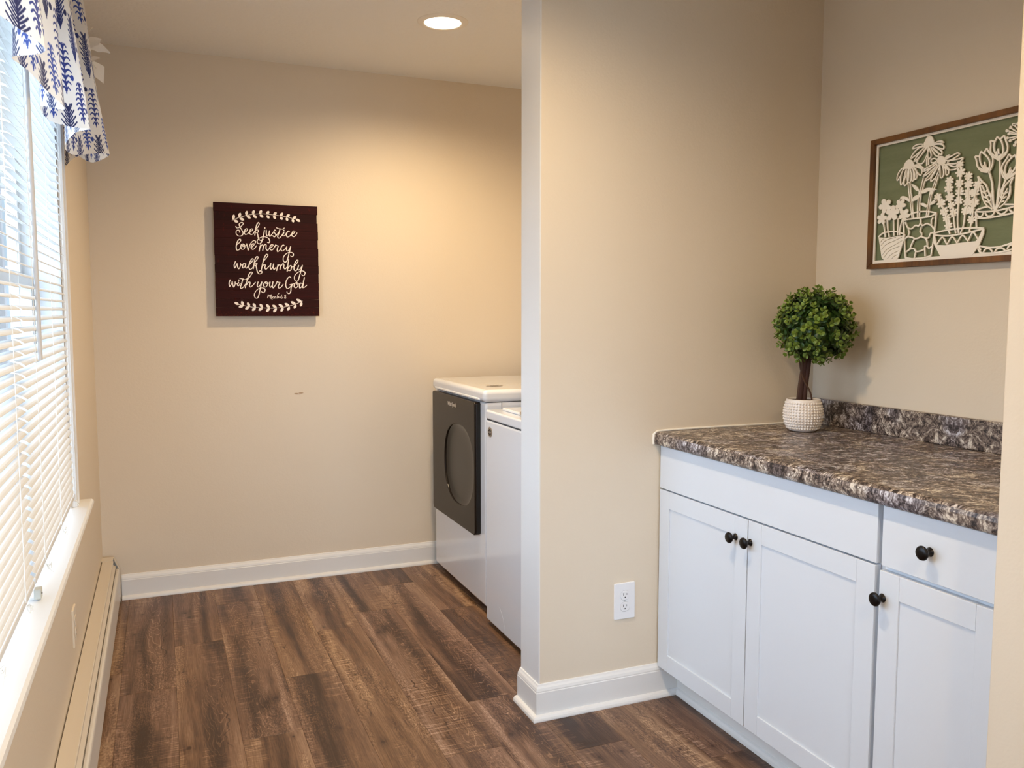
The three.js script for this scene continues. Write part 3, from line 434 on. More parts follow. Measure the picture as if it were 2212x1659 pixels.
{
  const X = 1.237, z0 = -3.275, z1 = -2.575, xb = 1.94;
  const t = thing('washing_machine', 'white top-loading washing machine beside the partition', 'washer', [1.59, 0, -2.92]), q = (g) => g.translate(-1.59, 0, 2.92);
  part('body', q(box(X, xb, 0.016, 0.868, z0, z1, 0.010, 3)), M.appliance, t);
  part('seam', q(box(X + 0.004, xb - 0.01, 0.866, 0.872, z0 + 0.004, z1 - 0.004)), M.seam, t);
  part('top_cover', q(box(X, xb, 0.8705, 0.908, z0, z1, 0.008, 3)), M.appliance, t);
  const lid = part('lid', q(box(X + 0.05, xb - 0.17, 0.908, 0.920, z0 + 0.06, z1 - 0.06, 0.006, 3)), M.appliance, t);
  part('lid_handle', q(box(X + 0.046, X + 0.075, 0.908, 0.925, z0 + 0.25, z1 - 0.25, 0.005, 2)), M.chrome, lid);
  part('console', q(box(xb - 0.14, xb, 0.908, 1.06, z0, z1, 0.02, 3)), M.appliance, t);
  for (const a of [X + 0.06, xb - 0.06]) for (const b of [z0 + 0.06, z1 - 0.06]) part('foot', q(cyl([a, 0, b], [a, 0.02, b], 0.02, 12)), M.dark, t);
  const bp = pix(1058, 933, 'x', X), bd = part('badge', q(new THREE.CylinderGeometry(0.021, 0.021, 0.0016, 32).scale(1, 1, 1.15).rotateZ(Math.PI / 2).translate(X - 0.0004, bp.y, bp.z + 0.004)), mat('#a29a92', 0.3, { metalness: 0.7 }), t);
  part('emblem', q(mergeGeometries([new THREE.TorusGeometry(0.0085, 0.0022, 6, 20, Math.PI), new THREE.TorusGeometry(0.0085, 0.0022, 6, 20, Math.PI).rotateZ(Math.PI).translate(0, -0.006, 0)]).rotateY(Math.PI / 2).translate(X - 0.0014, bp.y + 0.002, bp.z + 0.004)), M.dark, bd);
  // dented crease near the bottom edge
  const c = [[1079, 1312], [1085, 1330], [1089, 1352], [1092, 1370]].map(([a, b]) => pix(a, b, 'x', X)); part('dent', q(tube(c.map((p) => [X + 0.0004, p.y, p.z]), 0.0012, 12, 5)), M.appliance, t);
}

// ------------------------------------------------------------------ base cabinets
const FX = 1.536;                                            // door faces
function knob(parent, y, z, x = FX) {
  const pr = [[0.0, 0.030], [0.006, 0.0298], [0.0115, 0.029], [0.0125, 0.0275], [0.0135, 0.0282], [0.0158, 0.026], [0.0165, 0.023], [0.0145, 0.0195], [0.008, 0.0165], [0.0058, 0.012], [0.0062, 0.006], [0.0095, 0.002], [0.0105, 0]].map((p) => new THREE.Vector2(...p)).reverse();
  const g = new THREE.LatheGeometry(pr, 28).rotateZ(Math.PI / 2).translate(x, y, z);
  return part('knob', g, M.bronze, parent).userData.label = 'dark bronze round knob';
}
function shaker(parent, y0, y1, z0, z1, kn) {
  const s = 0.0575, x1 = FX + 0.019;
  const d = part('door', box(FX + 0.0045, x1 - 0.004, y0 + 0.02, y1 - 0.02, z0 + 0.02, z1 - 0.02), M.cabinet, parent); d.userData.label = 'white shaker cabinet door with recessed panel';
  for (const [a, b] of [[z0, z0 + s], [z1 - s, z1]]) part('stile', box(FX, x1, y0, y1, a, b, 0.0012, 1), M.cabinet, d);
  for (const [a, b] of [[y0, y0 + s], [y1 - s, y1]]) part('rail', box(FX, x1, a, b, z0 + s + 0.0002, z1 - s - 0.0002, 0.0010, 1), M.cabinet, d);
  if (kn) knob(d, kn[0], kn[1]);
}
{
  const t = thing('base_cabinet', 'white two-door sink base cabinet with plain top panel beside the partition', 'cabinet');
  part('carcass', box(FX + 0.0195, XR - 0.002, 0.103, 0.868, -2.412, -1.4665), M.cabinet, t);
  part('false_front', box(FX, FX + 0.019, 0.7245, 0.866, -2.409, -1.4735, 0.0012, 1), M.cabinet, t);
  shaker(t, 0.1055, 0.7195, -2.409, -1.9465, [0.657, -2.0]);
  shaker(t, 0.1055, 0.7195, -1.9430, -1.4765, [0.657, -1.933]);
  const t2 = thing('base_cabinet', 'white narrow base cabinet with one drawer over one door', 'cabinet');
  part('carcass', box(FX + 0.0195, XR - 0.002, 0.103, 0.868, -1.4655, -1.1165), M.cabinet, t2);
  const dr = part('drawer_front', box(FX, FX + 0.019, 0.7245, 0.866, -1.4585, -1.150, 0.0012, 1), M.cabinet, t2); knob(dr, 0.791, -1.326);
  shaker(t2, 0.1055, 0.712, -1.4625, -1.150, [0.648, -1.452]);
  const k = struct('trim_1', [uvm(box(1.612, 1.63, 0, 0.103, -2.412, -1.117))], M.trim, 'white toe kick below the cabinets', 'trim');
  part('shoe_moulding', uvm(alongZ([[1.612, 0], [1.598, 0], [1.598, 0.004], [1.600, 0.011], [1.605, 0.017], [1.612, 0.02]].reverse(), -2.412, -1.117)), M.trim, k);
  part('cap', uvm(alongZ([[1.612, 0.055], [1.606, 0.055], [1.604, 0.06], [1.606, 0.065], [1.612, 0.066]].reverse(), -2.412, -1.117)), M.trim, k);
}

// countertop and backsplash
{
  const n = 1400, S = 0.9;
  const map = dataTex(n, n, (px, py, c) => {
    const x = px / n * S, y = py / n * S;
    const wx = fbm(x * 14, y * 14, 301, 4) - 0.5, wy = fbm(x * 14, y * 14, 331, 4) - 0.5;
    const X = x + wx * 0.05, Y = y + wy * 0.05;
    const big = fbm(X * 16, Y * 16, 311, 4), mid = fbm(X * 90, Y * 70, 321, 4), fine = fbm(X * 330, Y * 260, 341, 3), vein = 1 - Math.abs(fbm(X * 40, Y * 34, 351, 4) - 0.5) * 16, vein2 = 1 - Math.abs(fbm(X * 110, Y * 90, 361, 3) - 0.5) * 9;
    let t = 0.42 + 0.5 * (big - 0.5) + 1.3 * (mid - 0.5) + 1.15 * (fine - 0.5);
    t += 0.30 * Math.max(0, vein) * noise(x * 30, y * 30, 371) + 0.20 * Math.max(0, vein2) * noise(x * 22, y * 22, 372);
    t = clamp(t);
    const R = [[36, 30, 31], [92, 79, 73], [146, 133, 122], [214, 204, 190]], k = t * 3, i = Math.min(2, Math.floor(k)), f = k - i, b = sstep(0.45, 0.65, fbm(X * 9, Y * 9, 381, 3)) * 0.5;
    for (let j = 0; j < 3; j++) c[j] = lerp(R[i][j], R[i + 1][j], f);
    c[2] *= 1 + 0.22 * b; c[0] *= 1 - 0.08 * b;
  });
  map.wrapS = map.wrapT = THREE.MirroredRepeatWrapping; map.repeat.set(1 / S, 1 / S);
  const m = mat('#ffffff', 0.34, { map, bumpMap: map, bumpScale: 0.00015 });
  const t = thing('countertop', 'dark brown and grey stone-patterned laminate countertop on the cabinets', 'countertop');
  const x0 = 1.512, pr = [[XR - 0.001, 0.870], [x0 + 0.012, 0.870], [x0 + 0.004, 0.873], [x0, 0.880], [x0, 0.898], [x0 + 0.003, 0.907], [x0 + 0.010, 0.9125], [x0 + 0.018, 0.914], [XR - 0.001, 0.914]].reverse();
  const slab = alongZ(pr, -2.413, -1.1165); slab.computeVertexNormals();
  part('slab', uvm(slab), m, t);
  part('backsplash', uvm(box(XR - 0.021, XR - 0.001, 0.914, 1.004, -2.413, -1.1165, 0.004)), m, t);
  struct('trim_2', tube([[XR - 0.022, 0.9155, ZP0 + 0.001], [x0 + 0.03, 0.9155, ZP0 + 0.001], [x0 + 0.004, 0.912, ZP0 + 0.001], [x0 - 0.001, 0.900, ZP0 + 0.001], [x0, 0.872, ZP0 + 0.001]], 0.004, 40, 8), M.caulk, 'white caulk bead between countertop and partition', 'caulk');
}

// ------------------------------------------------------------------ potted topiary
{
  const px = 1.985, pz = -2.24, py = 0.914;
  const t = thing('potted_topiary', 'small ball topiary in a white hobnail pot on the countertop corner', 'potted plant', [px, py, pz]);
  const prof = [[0, 0.002], [0.040, 0.002], [0.045, 0.004], [0.052, 0.014], [0.0605, 0.035], [0.0625, 0.055], [0.0605, 0.078], [0.056, 0.094], [0.0555, 0.104], [0.0545, 0.108], [0.052, 0.109], [0.050, 0.106], [0.050, 0.085], [0, 0.085]];
  const R = (y) => { for (let i = 3; i < 9; i++) if (y <= prof[i][1]) return lerp(prof[i - 1][0], prof[i][0], (y - prof[i - 1][1]) / (prof[i][1] - prof[i - 1][1])); return 0.055; };
  const pot = part('pot', new THREE.LatheGeometry(prof.map((p) => new THREE.Vector2(...p)), 56), mat('#ebe4df', 0.35, { clearcoat: 0.3 }), t);
  const bumps = [], bump = new THREE.SphereGeometry(0.0041, 8, 6);
  for (let j = 0; j < 10; j++) { const y = 0.012 + j * 0.0093, n = 38; for (let i = 0; i < n; i++) { const a = (i + (j % 2) * 0) / n * Math.PI * 2, r = R(y); bumps.push(bump.clone().translate(Math.cos(a) * r, y, Math.sin(a) * r)); } }
  const hb = part('hobnails', bumps, pot.material, pot); hb.userData.kind = 'stuff';
  part('soil', new THREE.CylinderGeometry(0.050, 0.050, 0.006, 32).translate(0, 0.1, 0), M.soil, t);
  // view-right direction in plan, used to lean the trunk as it leans in the photograph
  const vx = 0.744, vz = 0.668, C = [0.030 * vx, 0.352, 0.030 * vz], bark = mat('#3a2018', 0.85), bark2 = mat('#4a3326', 0.85);
  const o = (s, y, d = 0) => [vx * s - vz * d * -1 * 0, y, vz * s + d];
  part('trunk', tube([o(-0.012, 0.085), o(-0.008, 0.15), o(0.0, 0.22), o(0.012, 0.32)], 0.0105, 16, 10), bark, t);
  part('stem', tube([o(-0.004, 0.085, 0.008), o(0.002, 0.15, 0.006), o(0.010, 0.22, 0.004), o(0.02, 0.32)], 0.007, 16, 8), bark, t);
  part('stem', tube([o(-0.020, 0.085, 0.0), o(-0.018, 0.15, 0.006), o(-0.012, 0.22, 0.008), o(-0.004, 0.32)], 0.0055, 16, 8), bark2, t);
  part('vine', tube([o(0.014, 0.085, 0.012), o(0.016, 0.10, 0.016), o(0.006, 0.135, 0.020), o(-0.010, 0.17, 0.016), o(-0.018, 0.22, 0.006), o(-0.014, 0.30, 0)], 0.0030, 24, 6), bark2, t);
  // leaves
  const leafShape = grid(5, 6, (u, v) => { const y = v * 0.0195, w = 0.0095 * Math.pow(Math.sin(Math.PI * clamp(0.05 + v * 0.93)), 0.62), s = (u - 0.5) * 2; return [s * w, y, 0.0028 * s * s * Math.sin(Math.PI * v) + 0.0035 * v * v]; });
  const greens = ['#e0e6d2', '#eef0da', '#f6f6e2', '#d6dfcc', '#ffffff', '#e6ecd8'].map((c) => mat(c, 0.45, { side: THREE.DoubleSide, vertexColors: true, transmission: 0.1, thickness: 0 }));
  const sprigs = []; // a few variants: pairs of leaves along a short stem, darker inner leaves, paler leaves at the tip
  const tint = (g, c) => { g = g.index ? g.toNonIndexed() : g; const k = new THREE.Color(c), n = g.attributes.position.count, a = new Float32Array(n * 3); for (let i = 0; i < n; i++) k.toArray(a, i * 3); g.setAttribute('color', new THREE.BufferAttribute(a, 3)); return g; };
  for (let v = 0; v < 6; v++) {
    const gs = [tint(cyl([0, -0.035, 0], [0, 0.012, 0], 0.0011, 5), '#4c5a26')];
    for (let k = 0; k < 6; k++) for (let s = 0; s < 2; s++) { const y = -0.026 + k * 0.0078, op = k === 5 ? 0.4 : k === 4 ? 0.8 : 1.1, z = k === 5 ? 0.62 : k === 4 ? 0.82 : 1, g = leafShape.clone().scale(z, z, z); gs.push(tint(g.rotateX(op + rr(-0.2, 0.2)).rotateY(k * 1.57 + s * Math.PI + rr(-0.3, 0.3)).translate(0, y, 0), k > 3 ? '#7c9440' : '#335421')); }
    sprigs.push(mergeGeometries(gs));
  }
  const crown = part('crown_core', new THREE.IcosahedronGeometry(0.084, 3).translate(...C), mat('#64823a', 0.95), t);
  const N = 230, up = new THREE.Vector3(0, 1, 0);
  for (let i = 0; i < N; i++) {
    const y = 1 - 2 * (i + 0.5) / N, a = i * 2.39996 + rr(-0.25, 0.25), r = Math.sqrt(1 - y * y), d = new THREE.Vector3(r * Math.cos(a) + rr(-0.1, 0.1), y + rr(-0.08, 0.08), r * Math.sin(a) + rr(-0.1, 0.1)).normalize();
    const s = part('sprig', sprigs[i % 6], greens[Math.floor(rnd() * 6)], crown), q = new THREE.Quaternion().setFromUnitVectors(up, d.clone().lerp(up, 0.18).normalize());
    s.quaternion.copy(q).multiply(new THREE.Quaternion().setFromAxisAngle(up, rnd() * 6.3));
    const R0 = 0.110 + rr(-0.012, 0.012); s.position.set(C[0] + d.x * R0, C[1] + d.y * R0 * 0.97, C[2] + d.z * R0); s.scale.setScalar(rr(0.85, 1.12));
  }
}

// ------------------------------------------------------------------ framed cut-out picture
{
  const XA = 2.1615, z0 = -2.152, z1 = -1.50, y0 = 1.452, y1 = 1.866, fx = 2.152, fw = 0.0165;
  const t = thing('framed_picture', 'brown framed white cut-out flower pots on green above the counter', 'picture', [XR, y0, (z0 + z1) / 2]), q = (g) => g.translate(-XR, -y0, -(z0 + z1) / 2);
  const wood = dataTex(128, 512, (x, y, c) => { const u = x / 128, v = y / 512, k = 0.5 + 0.9 * (fbm(u * 14, v * 2.5, 501, 4) - 0.5) + 0.25 * (noise(u * 90, v * 8, 511) - 0.5); c[0] = lerp(72, 140, k); c[1] = lerp(42, 92, k); c[2] = lerp(14, 36, k); }); wood.repeat.set(3, 3);
  const wm = mat('#ffffff', 0.5, { map: wood });
  // mitred frame bars
  const bar = (a, b, c, d) => { const s = poly([a, b, c, d]); return uvm(extrude(s, XR - 0.001 - fx, { bevelEnabled: true, bevelSize: 0.0012, bevelThickness: 0.0012, bevelSegments: 1, bevelOffset: -0.0012 }).rotateY(Math.PI / 2).scale(1, 1, -1).translate(fx, 0, 0)); };
  const fixN = (g) => { const p = g.attributes.position; for (let i = 0; i < p.count; i += 3) { const a = [p.getX(i + 1), p.getY(i + 1), p.getZ(i + 1)]; p.setXYZ(i + 1, p.getX(i + 2), p.getY(i + 2), p.getZ(i + 2)); p.setXYZ(i + 2, ...a); } g.computeVertexNormals(); return uvm(g); };
  // shape coordinates are (z, y); after the turn and the mirror x grows away from the viewer
  part('frame_bar', q(fixN(bar([z0, y0], [z0 + fw, y0 + fw], [z0 + fw, y1 - fw], [z0, y1]))), wm, t);
  part('frame_bar', q(fixN(bar([z1, y0], [z1, y1], [z1 - fw, y1 - fw], [z1 - fw, y0 + fw]))), wm, t);
  part('frame_bar', q(fixN(bar([z0, y1], [z0 + fw, y1 - fw], [z1 - fw, y1 - fw], [z1, y1]))), wm, t);
  part('frame_bar', q(fixN(bar([z0, y0], [z1, y0], [z1 - fw, y0 + fw], [z0 + fw, y0 + fw]))), wm, t);
  const green = dataTex(256, 256, (x, y, c) => { const k = 0.5 + 0.7 * (fbm(x / 256 * 3, y / 256 * 26, 521, 4) - 0.5) + 0.2 * (noise(x * 0.2, y * 0.9, 531) - 0.5); c[0] = lerp(106, 128, k); c[1] = lerp(114, 135, k); c[2] = lerp(82, 102, k); }); green.repeat.set(2.5, 2.5);
  part('green_backing', q(uvm(box(XA + 0.0085, XA + 0.0115, y0 + fw - 0.002, y1 - fw + 0.002, z0 + fw - 0.002, z1 - fw + 0.002))), mat('#ffffff', 0.7, { map: green }), t);
  const white = mat('#f4eee2', 0.65), TK = 0.0042;
  const slab = (g) => g.translate(XA, 0, 0);
  const bw = 0.0075, iz0 = z0 + fw, iz1 = z1 - fw, iy0 = y0 + fw, iy1 = y1 - fw;
  part('white_border', q(merge([box(XA, XA + TK, iy0, iy0 + bw * 1.4, iz0, iz1), box(XA, XA + TK, iy1 - bw, iy1, iz0, iz1), box(XA, XA + TK, iy0 + bw * 1.4, iy1 - bw, iz0, iz0 + bw), box(XA, XA + TK, iy0 + bw * 1.4, iy1 - bw, iz1 - bw, iz1)])), white, t);
  // tracing frames: zoomed details of the photograph, brought onto the picture's plane
  const F = { C: [1880, 270, 11.06], D: [1880, 410, 9.756], E: [2020, 270, 10.37], F: [2010, 400, 9.217] };
  const on = (f, [a, b]) => { const p = pix(F[f][0] + a / F[f][2], F[f][1] + b / F[f][2], 'x', XA); return [p.z, p.y]; };
  const P = (s) => s.trim().split(/\s+/).map((v) => v.split(',').map(Number));
  // shapes lie in (z, y) and are drawn out into the wall (+x)
  function relief(shape, depth = TK) {
    const g = new THREE.ExtrudeGeometry(shape, { depth, bevelEnabled: false, curveSegments: 6 }), p = g.attributes.position;
    for (let i = 0; i < p.count; i++) p.setXYZ(i, XA + p.getZ(i), p.getY(i), p.getX(i));
    return fixN(g);
  }
  let nth = 0;
  function ribbon(pts, w, closed) {
    const lift = 0.00006 * (nth = (nth + 7) % 19);
    const n = Math.max(8, pts.length * 5), c = curve(pts, closed), L = [], Rr = [];
    for (let i = 0; i <= n; i++) { const p = c.getPoint(i / n), d = c.getTangent(i / n); L.push([p.x - d.y * w / 2, p.y + d.x * w / 2]); Rr.push([p.x + d.y * w / 2, p.y - d.x * w / 2]); }
    const pos = [], a = XA - lift, b = XA + TK - lift, Q = (A, B, C, D) => pos.push(...A, ...B, ...C, ...A, ...C, ...D), v = (p, x) => [x, p[1], p[0]];
    for (let i = 0; i < n; i++) { Q(v(L[i], a), v(Rr[i], a), v(Rr[i + 1], a), v(L[i + 1], a)); Q(v(L[i], b), v(L[i], a), v(L[i + 1], a), v(L[i + 1], b)); Q(v(Rr[i], a), v(Rr[i], b), v(Rr[i + 1], b), v(Rr[i + 1], a)); }
    for (const [p0, p1] of [[L[0], Rr[0]], [L[n], Rr[n]]]) Q(v(p0, a), v(p1, a), v(p1, b), v(p0, b));
    const g = new THREE.BufferGeometry(); g.setAttribute('position', new THREE.Float32BufferAttribute(pos, 3)); g.computeVertexNormals(); return uvm(g);
  }
  const LW = 0.0046;
  const lines = (f, s, w = LW, closed = false) => s.split(';').map((one) => ribbon(P(one).map((p) => on(f, p)), w, closed));
  const fill = (f, s, holes) => { const sh = new THREE.Shape(curve(P(s).map((p) => on(f, p)), true).getPoints(P(s).length * 4).map((p) => new THREE.Vector2(p.x, p.y))); if (holes) for (const h of holes) sh.holes.push(h); return relief(sh); };
  const flat = (f, s, holes) => { const sh = poly(P(s).map((p) => on(f, p))); if (holes) sh.holes.push(...holes); return relief(sh); };
  const flower = (f, x, y, r, n, hole) => { const [z, yy] = on(f, [x, y]), k = Math.abs(on(f, [x + r, y])[0] - z), sh = new THREE.Shape(), ph = rnd() * 6; for (let i = 0; i < 60; i++) { const a = i / 60 * Math.PI * 2, q2 = k * (hole ? 0.92 : 0.82) * (0.36 + 0.64 * Math.pow(Math.abs(Math.cos(n * a / 2 + ph)), 0.5)), u = z + q2 * Math.cos(a) * 1.05, v = yy + q2 * Math.sin(a) * 0.95; i ? sh.lineTo(u, v) : sh.moveTo(u, v); } if (hole) { const h = new THREE.Path(); h.absarc(z, yy, k * 0.1, 0, 7); sh.holes.push(h); for (let m = 0; m < n * 2; m++) { const a = m / n * Math.PI + 0.3, hh = new THREE.Path(); hh.absarc(z + k * 0.38 * Math.cos(a), yy + k * 0.38 * Math.sin(a), k * 0.045, 0, 7); sh.holes.push(hh); } } return relief(sh); };
  let layer = 0; const cut = (name, geos) => part(name, q(merge(geos).translate(-0.00009 * (layer = (layer + 1) % 24), 0, 0)), white, t);
  const each = (name, geos) => geos.forEach((g) => cut(name, [g]));
  const slit = (f, s, w) => { const pts = P(s).map((p) => on(f, p)), c = curve(pts), a = [], b = []; for (let i = 0; i <= 12; i++) { const p = c.getPoint(i / 12), d = c.getTangent(i / 12); a.push(new THREE.Vector2(p.x - d.y * w, p.y + d.x * w)); b.push(new THREE.Vector2(p.x + d.y * w, p.y - d.x * w)); } return new THREE.Path([...a, ...b.reverse()]); };
  // coneflowers
  cut('coneflower', [fill('C', '1350,290 1400,262 1460,268 1500,330 1525,440 1500,490 1400,520 1290,500 1270,460 1310,370'), ...lines('C', '1270,470 1160,460 1060,500 1005,560 1100,545 1250,490;1280,510 1150,560 1030,680 970,795 1090,720 1200,620 1300,530;1300,530 1150,700 1040,870 1130,810 1290,620 1350,530;1350,530 1240,680 1110,890 1190,930 1260,900 1360,700 1400,530;1400,530 1440,640 1455,740 1400,820 1370,700 1390,540;1440,540 1500,640 1560,730 1640,740 1600,640 1500,560;1500,540 1580,640 1700,700 1710,640 1640,580 1520,510;1510,490 1620,540 1755,565 1755,500 1680,460 1530,470;1530,440 1600,400 1700,385 1745,420 1650,440', LW * 0.85, true), ...lines('C', '1345,800 1345,980;1385,820 1385,960', LW * 0.8)]);
  cut('coneflower', [fill('C', '790,1010 840,890 900,830 960,825 1010,870 1045,960 1030,1010 920,1030 800,1050'), ...lines('C', '780,1030 690,1120 640,1250 645,1325 700,1260 760,1120 800,1050;800,1060 740,1200 720,1350 735,1435 790,1340 830,1150 860,1040;870,1050 850,1200 800,1380 820,1450 880,1390 920,1200 910,1040;920,1050 885,1200 900,1360 955,1360 980,1200 950,1050;960,1050 990,1180 1000,1335 1030,1325 1040,1180 1010,1040;1020,1040 1060,1160 1060,1300 1105,1265 1110,1150 1060,1030;1050,1000 1120,1130 1200,1200 1240,1100 1180,1000 1070,980;1050,970 1150,950 1285,1060 1200,1040', LW * 0.85, true)]);
  cut('coneflower', [fill('C', '1590,860 1620,770 1690,735 1750,760 1800,850 1780,920 1680,940 1600,910'), ...lines('C', '1590,900 1480,950 1300,1060 1260,1105 1400,1050 1560,940;1560,950 1400,1080 1265,1225 1340,1190 1500,1060 1600,950;1600,960 1480,1120 1305,1325 1400,1290 1540,1100 1630,950;1650,950 1560,1100 1445,1300 1450,1345 1570,1240 1640,1060 1660,950;1670,950 1670,1120 1690,1260 1735,1240 1750,1080 1710,950;1730,940 1800,1060 1810,1190 1855,1180 1870,1060 1780,940;1560,880 1465,900 1455,830 1530,800 1590,840', LW * 0.85, true), ...lines('E', '230,910 300,1000 460,990 520,940 400,930 260,880;280,850 400,870 540,830 630,740 480,770 300,810;270,800 400,760 545,655 510,625 380,690 250,770;230,750 320,680 300,675 220,740', LW * 0.85, true)]);
  each('stem', lines('C', '900,1380 930,1659', LW * 0.75).concat(lines('C', '952,1375 975,1600', LW * 0.75), lines('D', '805,0 840,250 882,610;850,0 880,240 912,600', LW * 0.75)));
  each('stem', lines('C', '1275,1250 1180,1659;1305,1340 1225,1640', LW * 0.75).concat(lines('D', '1035,30 1005,300 995,590;1075,20 1045,300 1030,580', LW * 0.75)));
  each('stem', lines('C', '1610,1150 1540,1370 1440,1659;1640,1180 1580,1400 1480,1659', LW * 0.75).concat(lines('D', '1270,10 1220,300 1180,560;1312,10 1260,300 1222,555', LW * 0.75)));
  for (const [f, s] of [['C', '990,1415 1090,1450 1150,1520 1180,1590 1090,1560 1030,1490'], ['C', '1220,1620 1300,1530 1420,1500 1590,1545 1420,1570 1280,1635'], ['D', '620,230 650,150 700,130 820,190 830,250 720,200 650,190'], ['D', '870,240 920,150 1000,110 1070,110 1000,200 900,245'], ['D', '1040,290 1130,280 1200,330 1190,370 1110,340'], ['D', '1260,320 1310,240 1420,210 1350,290']]) cut('leaf', [fill(f, s)]);
  // small five-petal flowers and the striped pot
  for (const [x, y, r] of [[320, 340, 142], [475, 495, 150], [635, 315, 118], [710, 530, 125], [240, 610, 112]]) cut('blossom', [flower('D', x, y, r, 5, true)]);
  each('stem', lines('D', '270,660 310,900 315,1000;350,600 370,860 400,1000;490,640 500,970;590,600 580,960;680,620 630,800 615,960'));
  cut('flower_pot', [flat('D', '175,1000 330,1014 560,982 742,952 690,1110 590,1430 540,1490 300,1490 240,1430', [slit('D', '215,1105 280,1035', 0.0008), slit('D', '225,1180 330,1070 545,1000', 0.0008), slit('D', '235,1270 330,1160 500,1080 670,1000', 0.0008), slit('D', '250,1385 350,1260 520,1160 675,1070', 0.0008), slit('D', '290,1430 400,1290 625,1185', 0.0008), slit('D', '360,1450 440,1370 595,1285', 0.0008), slit('D', '450,1460 510,1400 575,1365', 0.0008)]), ...lines('D', '175,995 260,920 420,882 560,882 680,920 740,955')]);
  // crackled pot
  cut('flower_pot', lines('D', '690,620 720,1100 740,1435;1395,490 1340,1000 1280,1390;740,1430 900,1455 1100,1440 1280,1390;800,540 900,490 1050,460 1250,460 1400,490;700,635 900,610 1100,585 1280,555 1400,490;740,680 800,800 870,820 960,750 1020,760 1060,700 1060,600;1060,700 1100,750 1200,710 1280,740 1290,640 1330,580;1280,740 1350,830;800,830 820,900 800,980 880,1000 950,1030 1070,980 1080,920 1050,880 1080,770;1070,980 1140,1010 1230,1010 1270,920 1330,900;740,1030 800,980;930,1030 870,1150 830,1250 750,1310;830,1250 920,1240 970,1300 1150,1240 1150,1190 1200,1180 1180,1040 1140,1010;1200,1180 1240,1230 1310,1190;960,1290 930,1440;1150,1240 1160,1400'));
  // bowl with triangles
  cut('flower_pot', [flat('F', '135,1190 300,1195 560,1150 900,1115 950,1060 1000,960 1035,870 1078,870 1062,980 970,1200 830,1400 200,1425 60,1150 55,1000 95,1020 120,1150'), ...lines('F', '60,960 300,900 600,862 900,848 1068,858;60,990 300,1010 600,975 850,920 1055,868', LW), ...lines('F', '130,1180 240,1040 330,1180;330,1180 430,1030 530,1150;530,1150 640,1000 750,1115;750,1115 850,940 950,1075', LW * 0.9)]);
  each('stem', lines('F', '150,240 220,360 270,520 320,660 345,850 390,970;370,60 385,240 420,400 462,600 480,800 510,960;580,0 570,200 555,500 545,700 565,960;755,40 740,330 690,570 660,800 600,960;890,150 870,340 830,700 780,920;905,520 910,660 920,850'));
  each('stem', lines('E', '330,1240 310,1420 325,1659;575,1060 550,1450 535,1659;740,1130 740,1600;960,1330 880,1659'));
  for (const [f, x, y, r] of [['F', 150, 240, 95], ['F', 220, 360, 105], ['F', 390, 240, 110], ['F', 410, 400, 92], ['F', 270, 520, 105], ['F', 455, 545, 100], ['F', 320, 660, 95], ['F', 355, 800, 95], ['F', 580, 130, 105], ['F', 560, 310, 105], ['F', 750, 160, 110], ['F', 880, 150, 115], ['F', 740, 340, 110], ['F', 880, 340, 110], ['F', 690, 510, 95], ['F', 800, 500, 100], ['F', 820, 680, 100], ['E', 325, 1250, 112], ['E', 310, 1420, 120], ['E', 570, 1060, 130], ['E', 560, 880, 100], ['E', 750, 1140, 110], ['E', 550, 1300, 118], ['E', 760, 1320, 125], ['E', 960, 1340, 118]]) cut('blossom', [flower(f, x, y, r, 7)]);
  // tulips
  const tulip = (outline, base) => cut('tulip', [...lines('E', outline, LW), fill('E', base)]);
  tulip('905,700 940,800 960,920 1050,1030 1190,1060;1170,520 1220,620 1300,740 1280,920 1210,1060;1035,590 1010,700 1030,860 1110,1000;1035,590 1150,680 1230,800 1230,950 1190,1050;905,700 1000,700;1110,620 1170,520;1110,830 1150,960;1090,900 1130,990', '970,930 1100,990 1150,940 1230,960 1290,850 1270,950 1210,1060 1130,1050 1040,1010');
  tulip('1250,350 1260,450 1250,580 1310,700 1440,790;1560,235 1600,370 1635,480 1600,640 1440,790;1405,265 1340,400 1330,550 1400,720;1405,265 1490,350 1530,480 1530,620 1450,760;1250,350 1340,370;1480,310 1560,235;1415,530 1440,680;1380,590 1410,700', '1280,620 1380,690 1450,640 1520,660 1620,560 1580,680 1440,800 1330,720');
  tulip('1655,650 1600,760 1500,920 1490,1030 1530,1160 1590,1210;1790,665 1700,740 1590,880 1560,1030 1590,1180;1790,665 1820,780 1810,920 1700,1090 1600,1200;1870,790 1860,1000 1740,1130 1600,1210;1655,650 1700,710;1690,950 1640,1090;1720,1000 1660,1110', '1500,980 1570,1100 1650,1060 1740,1080 1810,1030 1740,1140 1590,1215 1520,1140');
  each('stem', lines('E', '1210,1060 1270,1280 1295,1659;1450,800 1450,1200 1400,1659;1580,1220 1480,1480 1420,1640', LW * 1.2).concat(lines('F', '1235,100 1250,380 1290,500;1370,50 1320,440 1300,510', LW * 1.6)));
  cut('leaf', lines('E', '960,1150 1050,1260 1140,1350 1190,1480 1260,1640;960,1150 990,1270 1030,1450 1080,1640', LW).concat(lines('F', '1000,40 1040,250 1130,410 1240,480;1120,90 1190,180 1220,360 1240,470;1030,0 1130,250 1220,430;1090,140 1140,90;1120,230 1180,180;1170,330 1215,280;1100,170 1010,110;1130,260 1050,220;1170,350 1090,310', LW * 0.8)));
  cut('leaf', lines('F', '1480,0 1400,130 1350,300 1330,450;1600,20 1560,200 1500,330 1370,450;1540,60 1450,230 1340,440;1480,180 1540,130;1440,270 1520,220;1400,340 1470,310;1470,190 1420,120;1430,280 1390,210', LW * 0.8));
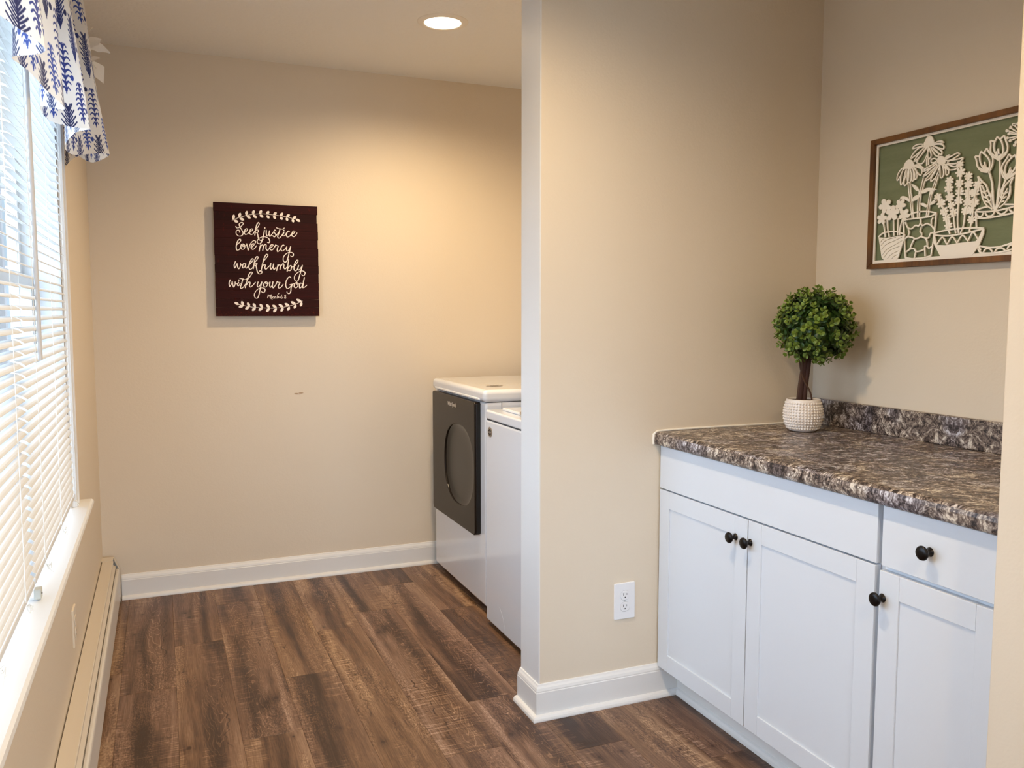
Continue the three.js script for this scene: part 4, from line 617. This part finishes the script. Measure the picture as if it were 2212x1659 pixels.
  cut('leaf', lines('E', '1760,1160 1680,1340 1690,1480 1640,1659;1760,1160 1620,1300 1540,1420 1480,1640', LW * 0.9));
  cut('flower_pot', lines('F', '910,500 1030,455 1140,430;1480,382 1690,385 1900,400 2080,440;900,525 1080,530 1300,510 1500,470 1700,420 1900,420 2100,440;920,660 1100,655 1300,625 1500,585 1680,545 1880,500 2060,470;900,525 905,590 920,660;910,560 950,620 1020,620 1060,550;1090,550 1130,610 1230,600 1280,530;1320,530 1400,575 1480,550 1540,480;1570,480 1640,540 1720,520 1760,440;970,1210 1150,1240 1350,1230 1500,1190 1650,1140 1850,1080 2000,1040;940,1260 1000,1340 1150,1355 1350,1340 1500,1310 1640,1270 1850,1220;1060,1330 1110,1265 1190,1270 1240,1330;1280,1330 1330,1265 1430,1255 1490,1300;1530,1270 1580,1200 1640,1190 1700,1240;960,1220 1000,1300'));
  { const gs = [], c = [1960, 210]; for (const [x, y] of [[1615, 120], [1655, 190], [1685, 55], [1615, 300], [1690, 350], [1785, 445], [1820, 380], [1760, -20], [1860, -30], [1960, -60], [2060, 20], [2180, 150], [2160, 300], [2040, 420], [1900, 450]]) { gs.push(ribbon([on('E', [x, y]), on('E', [(x + c[0]) / 2, (y + c[1]) / 2 + 12]), on('E', c)], LW * 0.75), flower('E', x, y, 46, 1)); } cut('starburst_flower', gs); }
}

// ------------------------------------------------------------------ outdoors beyond the window
{
  struct('patio', [box(-40, XL - TH - 0.05, -0.5, -0.4, -40, 30), box(XL - TH - 0.05, 30, -0.5, -0.4, ZN + TH + 0.05, 30)].map((g) => uvm(g)), mat('#a3a19c', 0.95), 'pale concrete ground outside the window', 'ground');
  const sm = mat('#9aa098', 0.8), wing = struct('exterior_wing', box(-3.2, XL - TH - 0.02, -0.4, 3.6, -8.2, -8.0), sm, 'pale sided house wing outside the window', 'house wing');
  for (let i = 0; i < 28; i++) part('siding_board', box(-3.2, XL - TH - 0.02, -0.4 + i * 0.142, -0.4 + i * 0.142 + 0.136, -8.0, -7.985), sm, wing);
  const fr = part('wing_window', [box(-1.30, -1.24, 1.0, 2.3, -7.985, -7.95), box(-0.76, -0.70, 1.0, 2.3, -7.985, -7.95), box(-1.24, -0.76, 1.0, 1.06, -7.985, -7.95), box(-1.24, -0.76, 2.24, 2.3, -7.985, -7.95), box(-1.24, -0.76, 1.62, 1.68, -7.985, -7.95)], M.trim, wing);
  for (const [y0, y1] of [[1.06, 1.62], [1.68, 2.24]]) part('window_pane', box(-1.24, -0.76, y0, y1, -7.985, -7.975), mat('#4a5252', 0.1), fr);
  const p = thing('porch_post', 'dark brown timber post outside the window', 'post', [-0.80, -0.4, -5.3]);
  part('shaft', box(-0.035, 0.035, 0, 3.4, -0.035, 0.035, 0.005), mat('#3a2a20', 0.8), p);
  part('foot', box(-0.055, 0.055, 0, 0.12, -0.055, 0.055, 0.005), mat('#3a2a20', 0.8), p);
}

scene.traverse((o) => { if (o.isMesh) { o.castShadow = true; o.receiveShadow = true; } });
renderer.render(scene, camera);
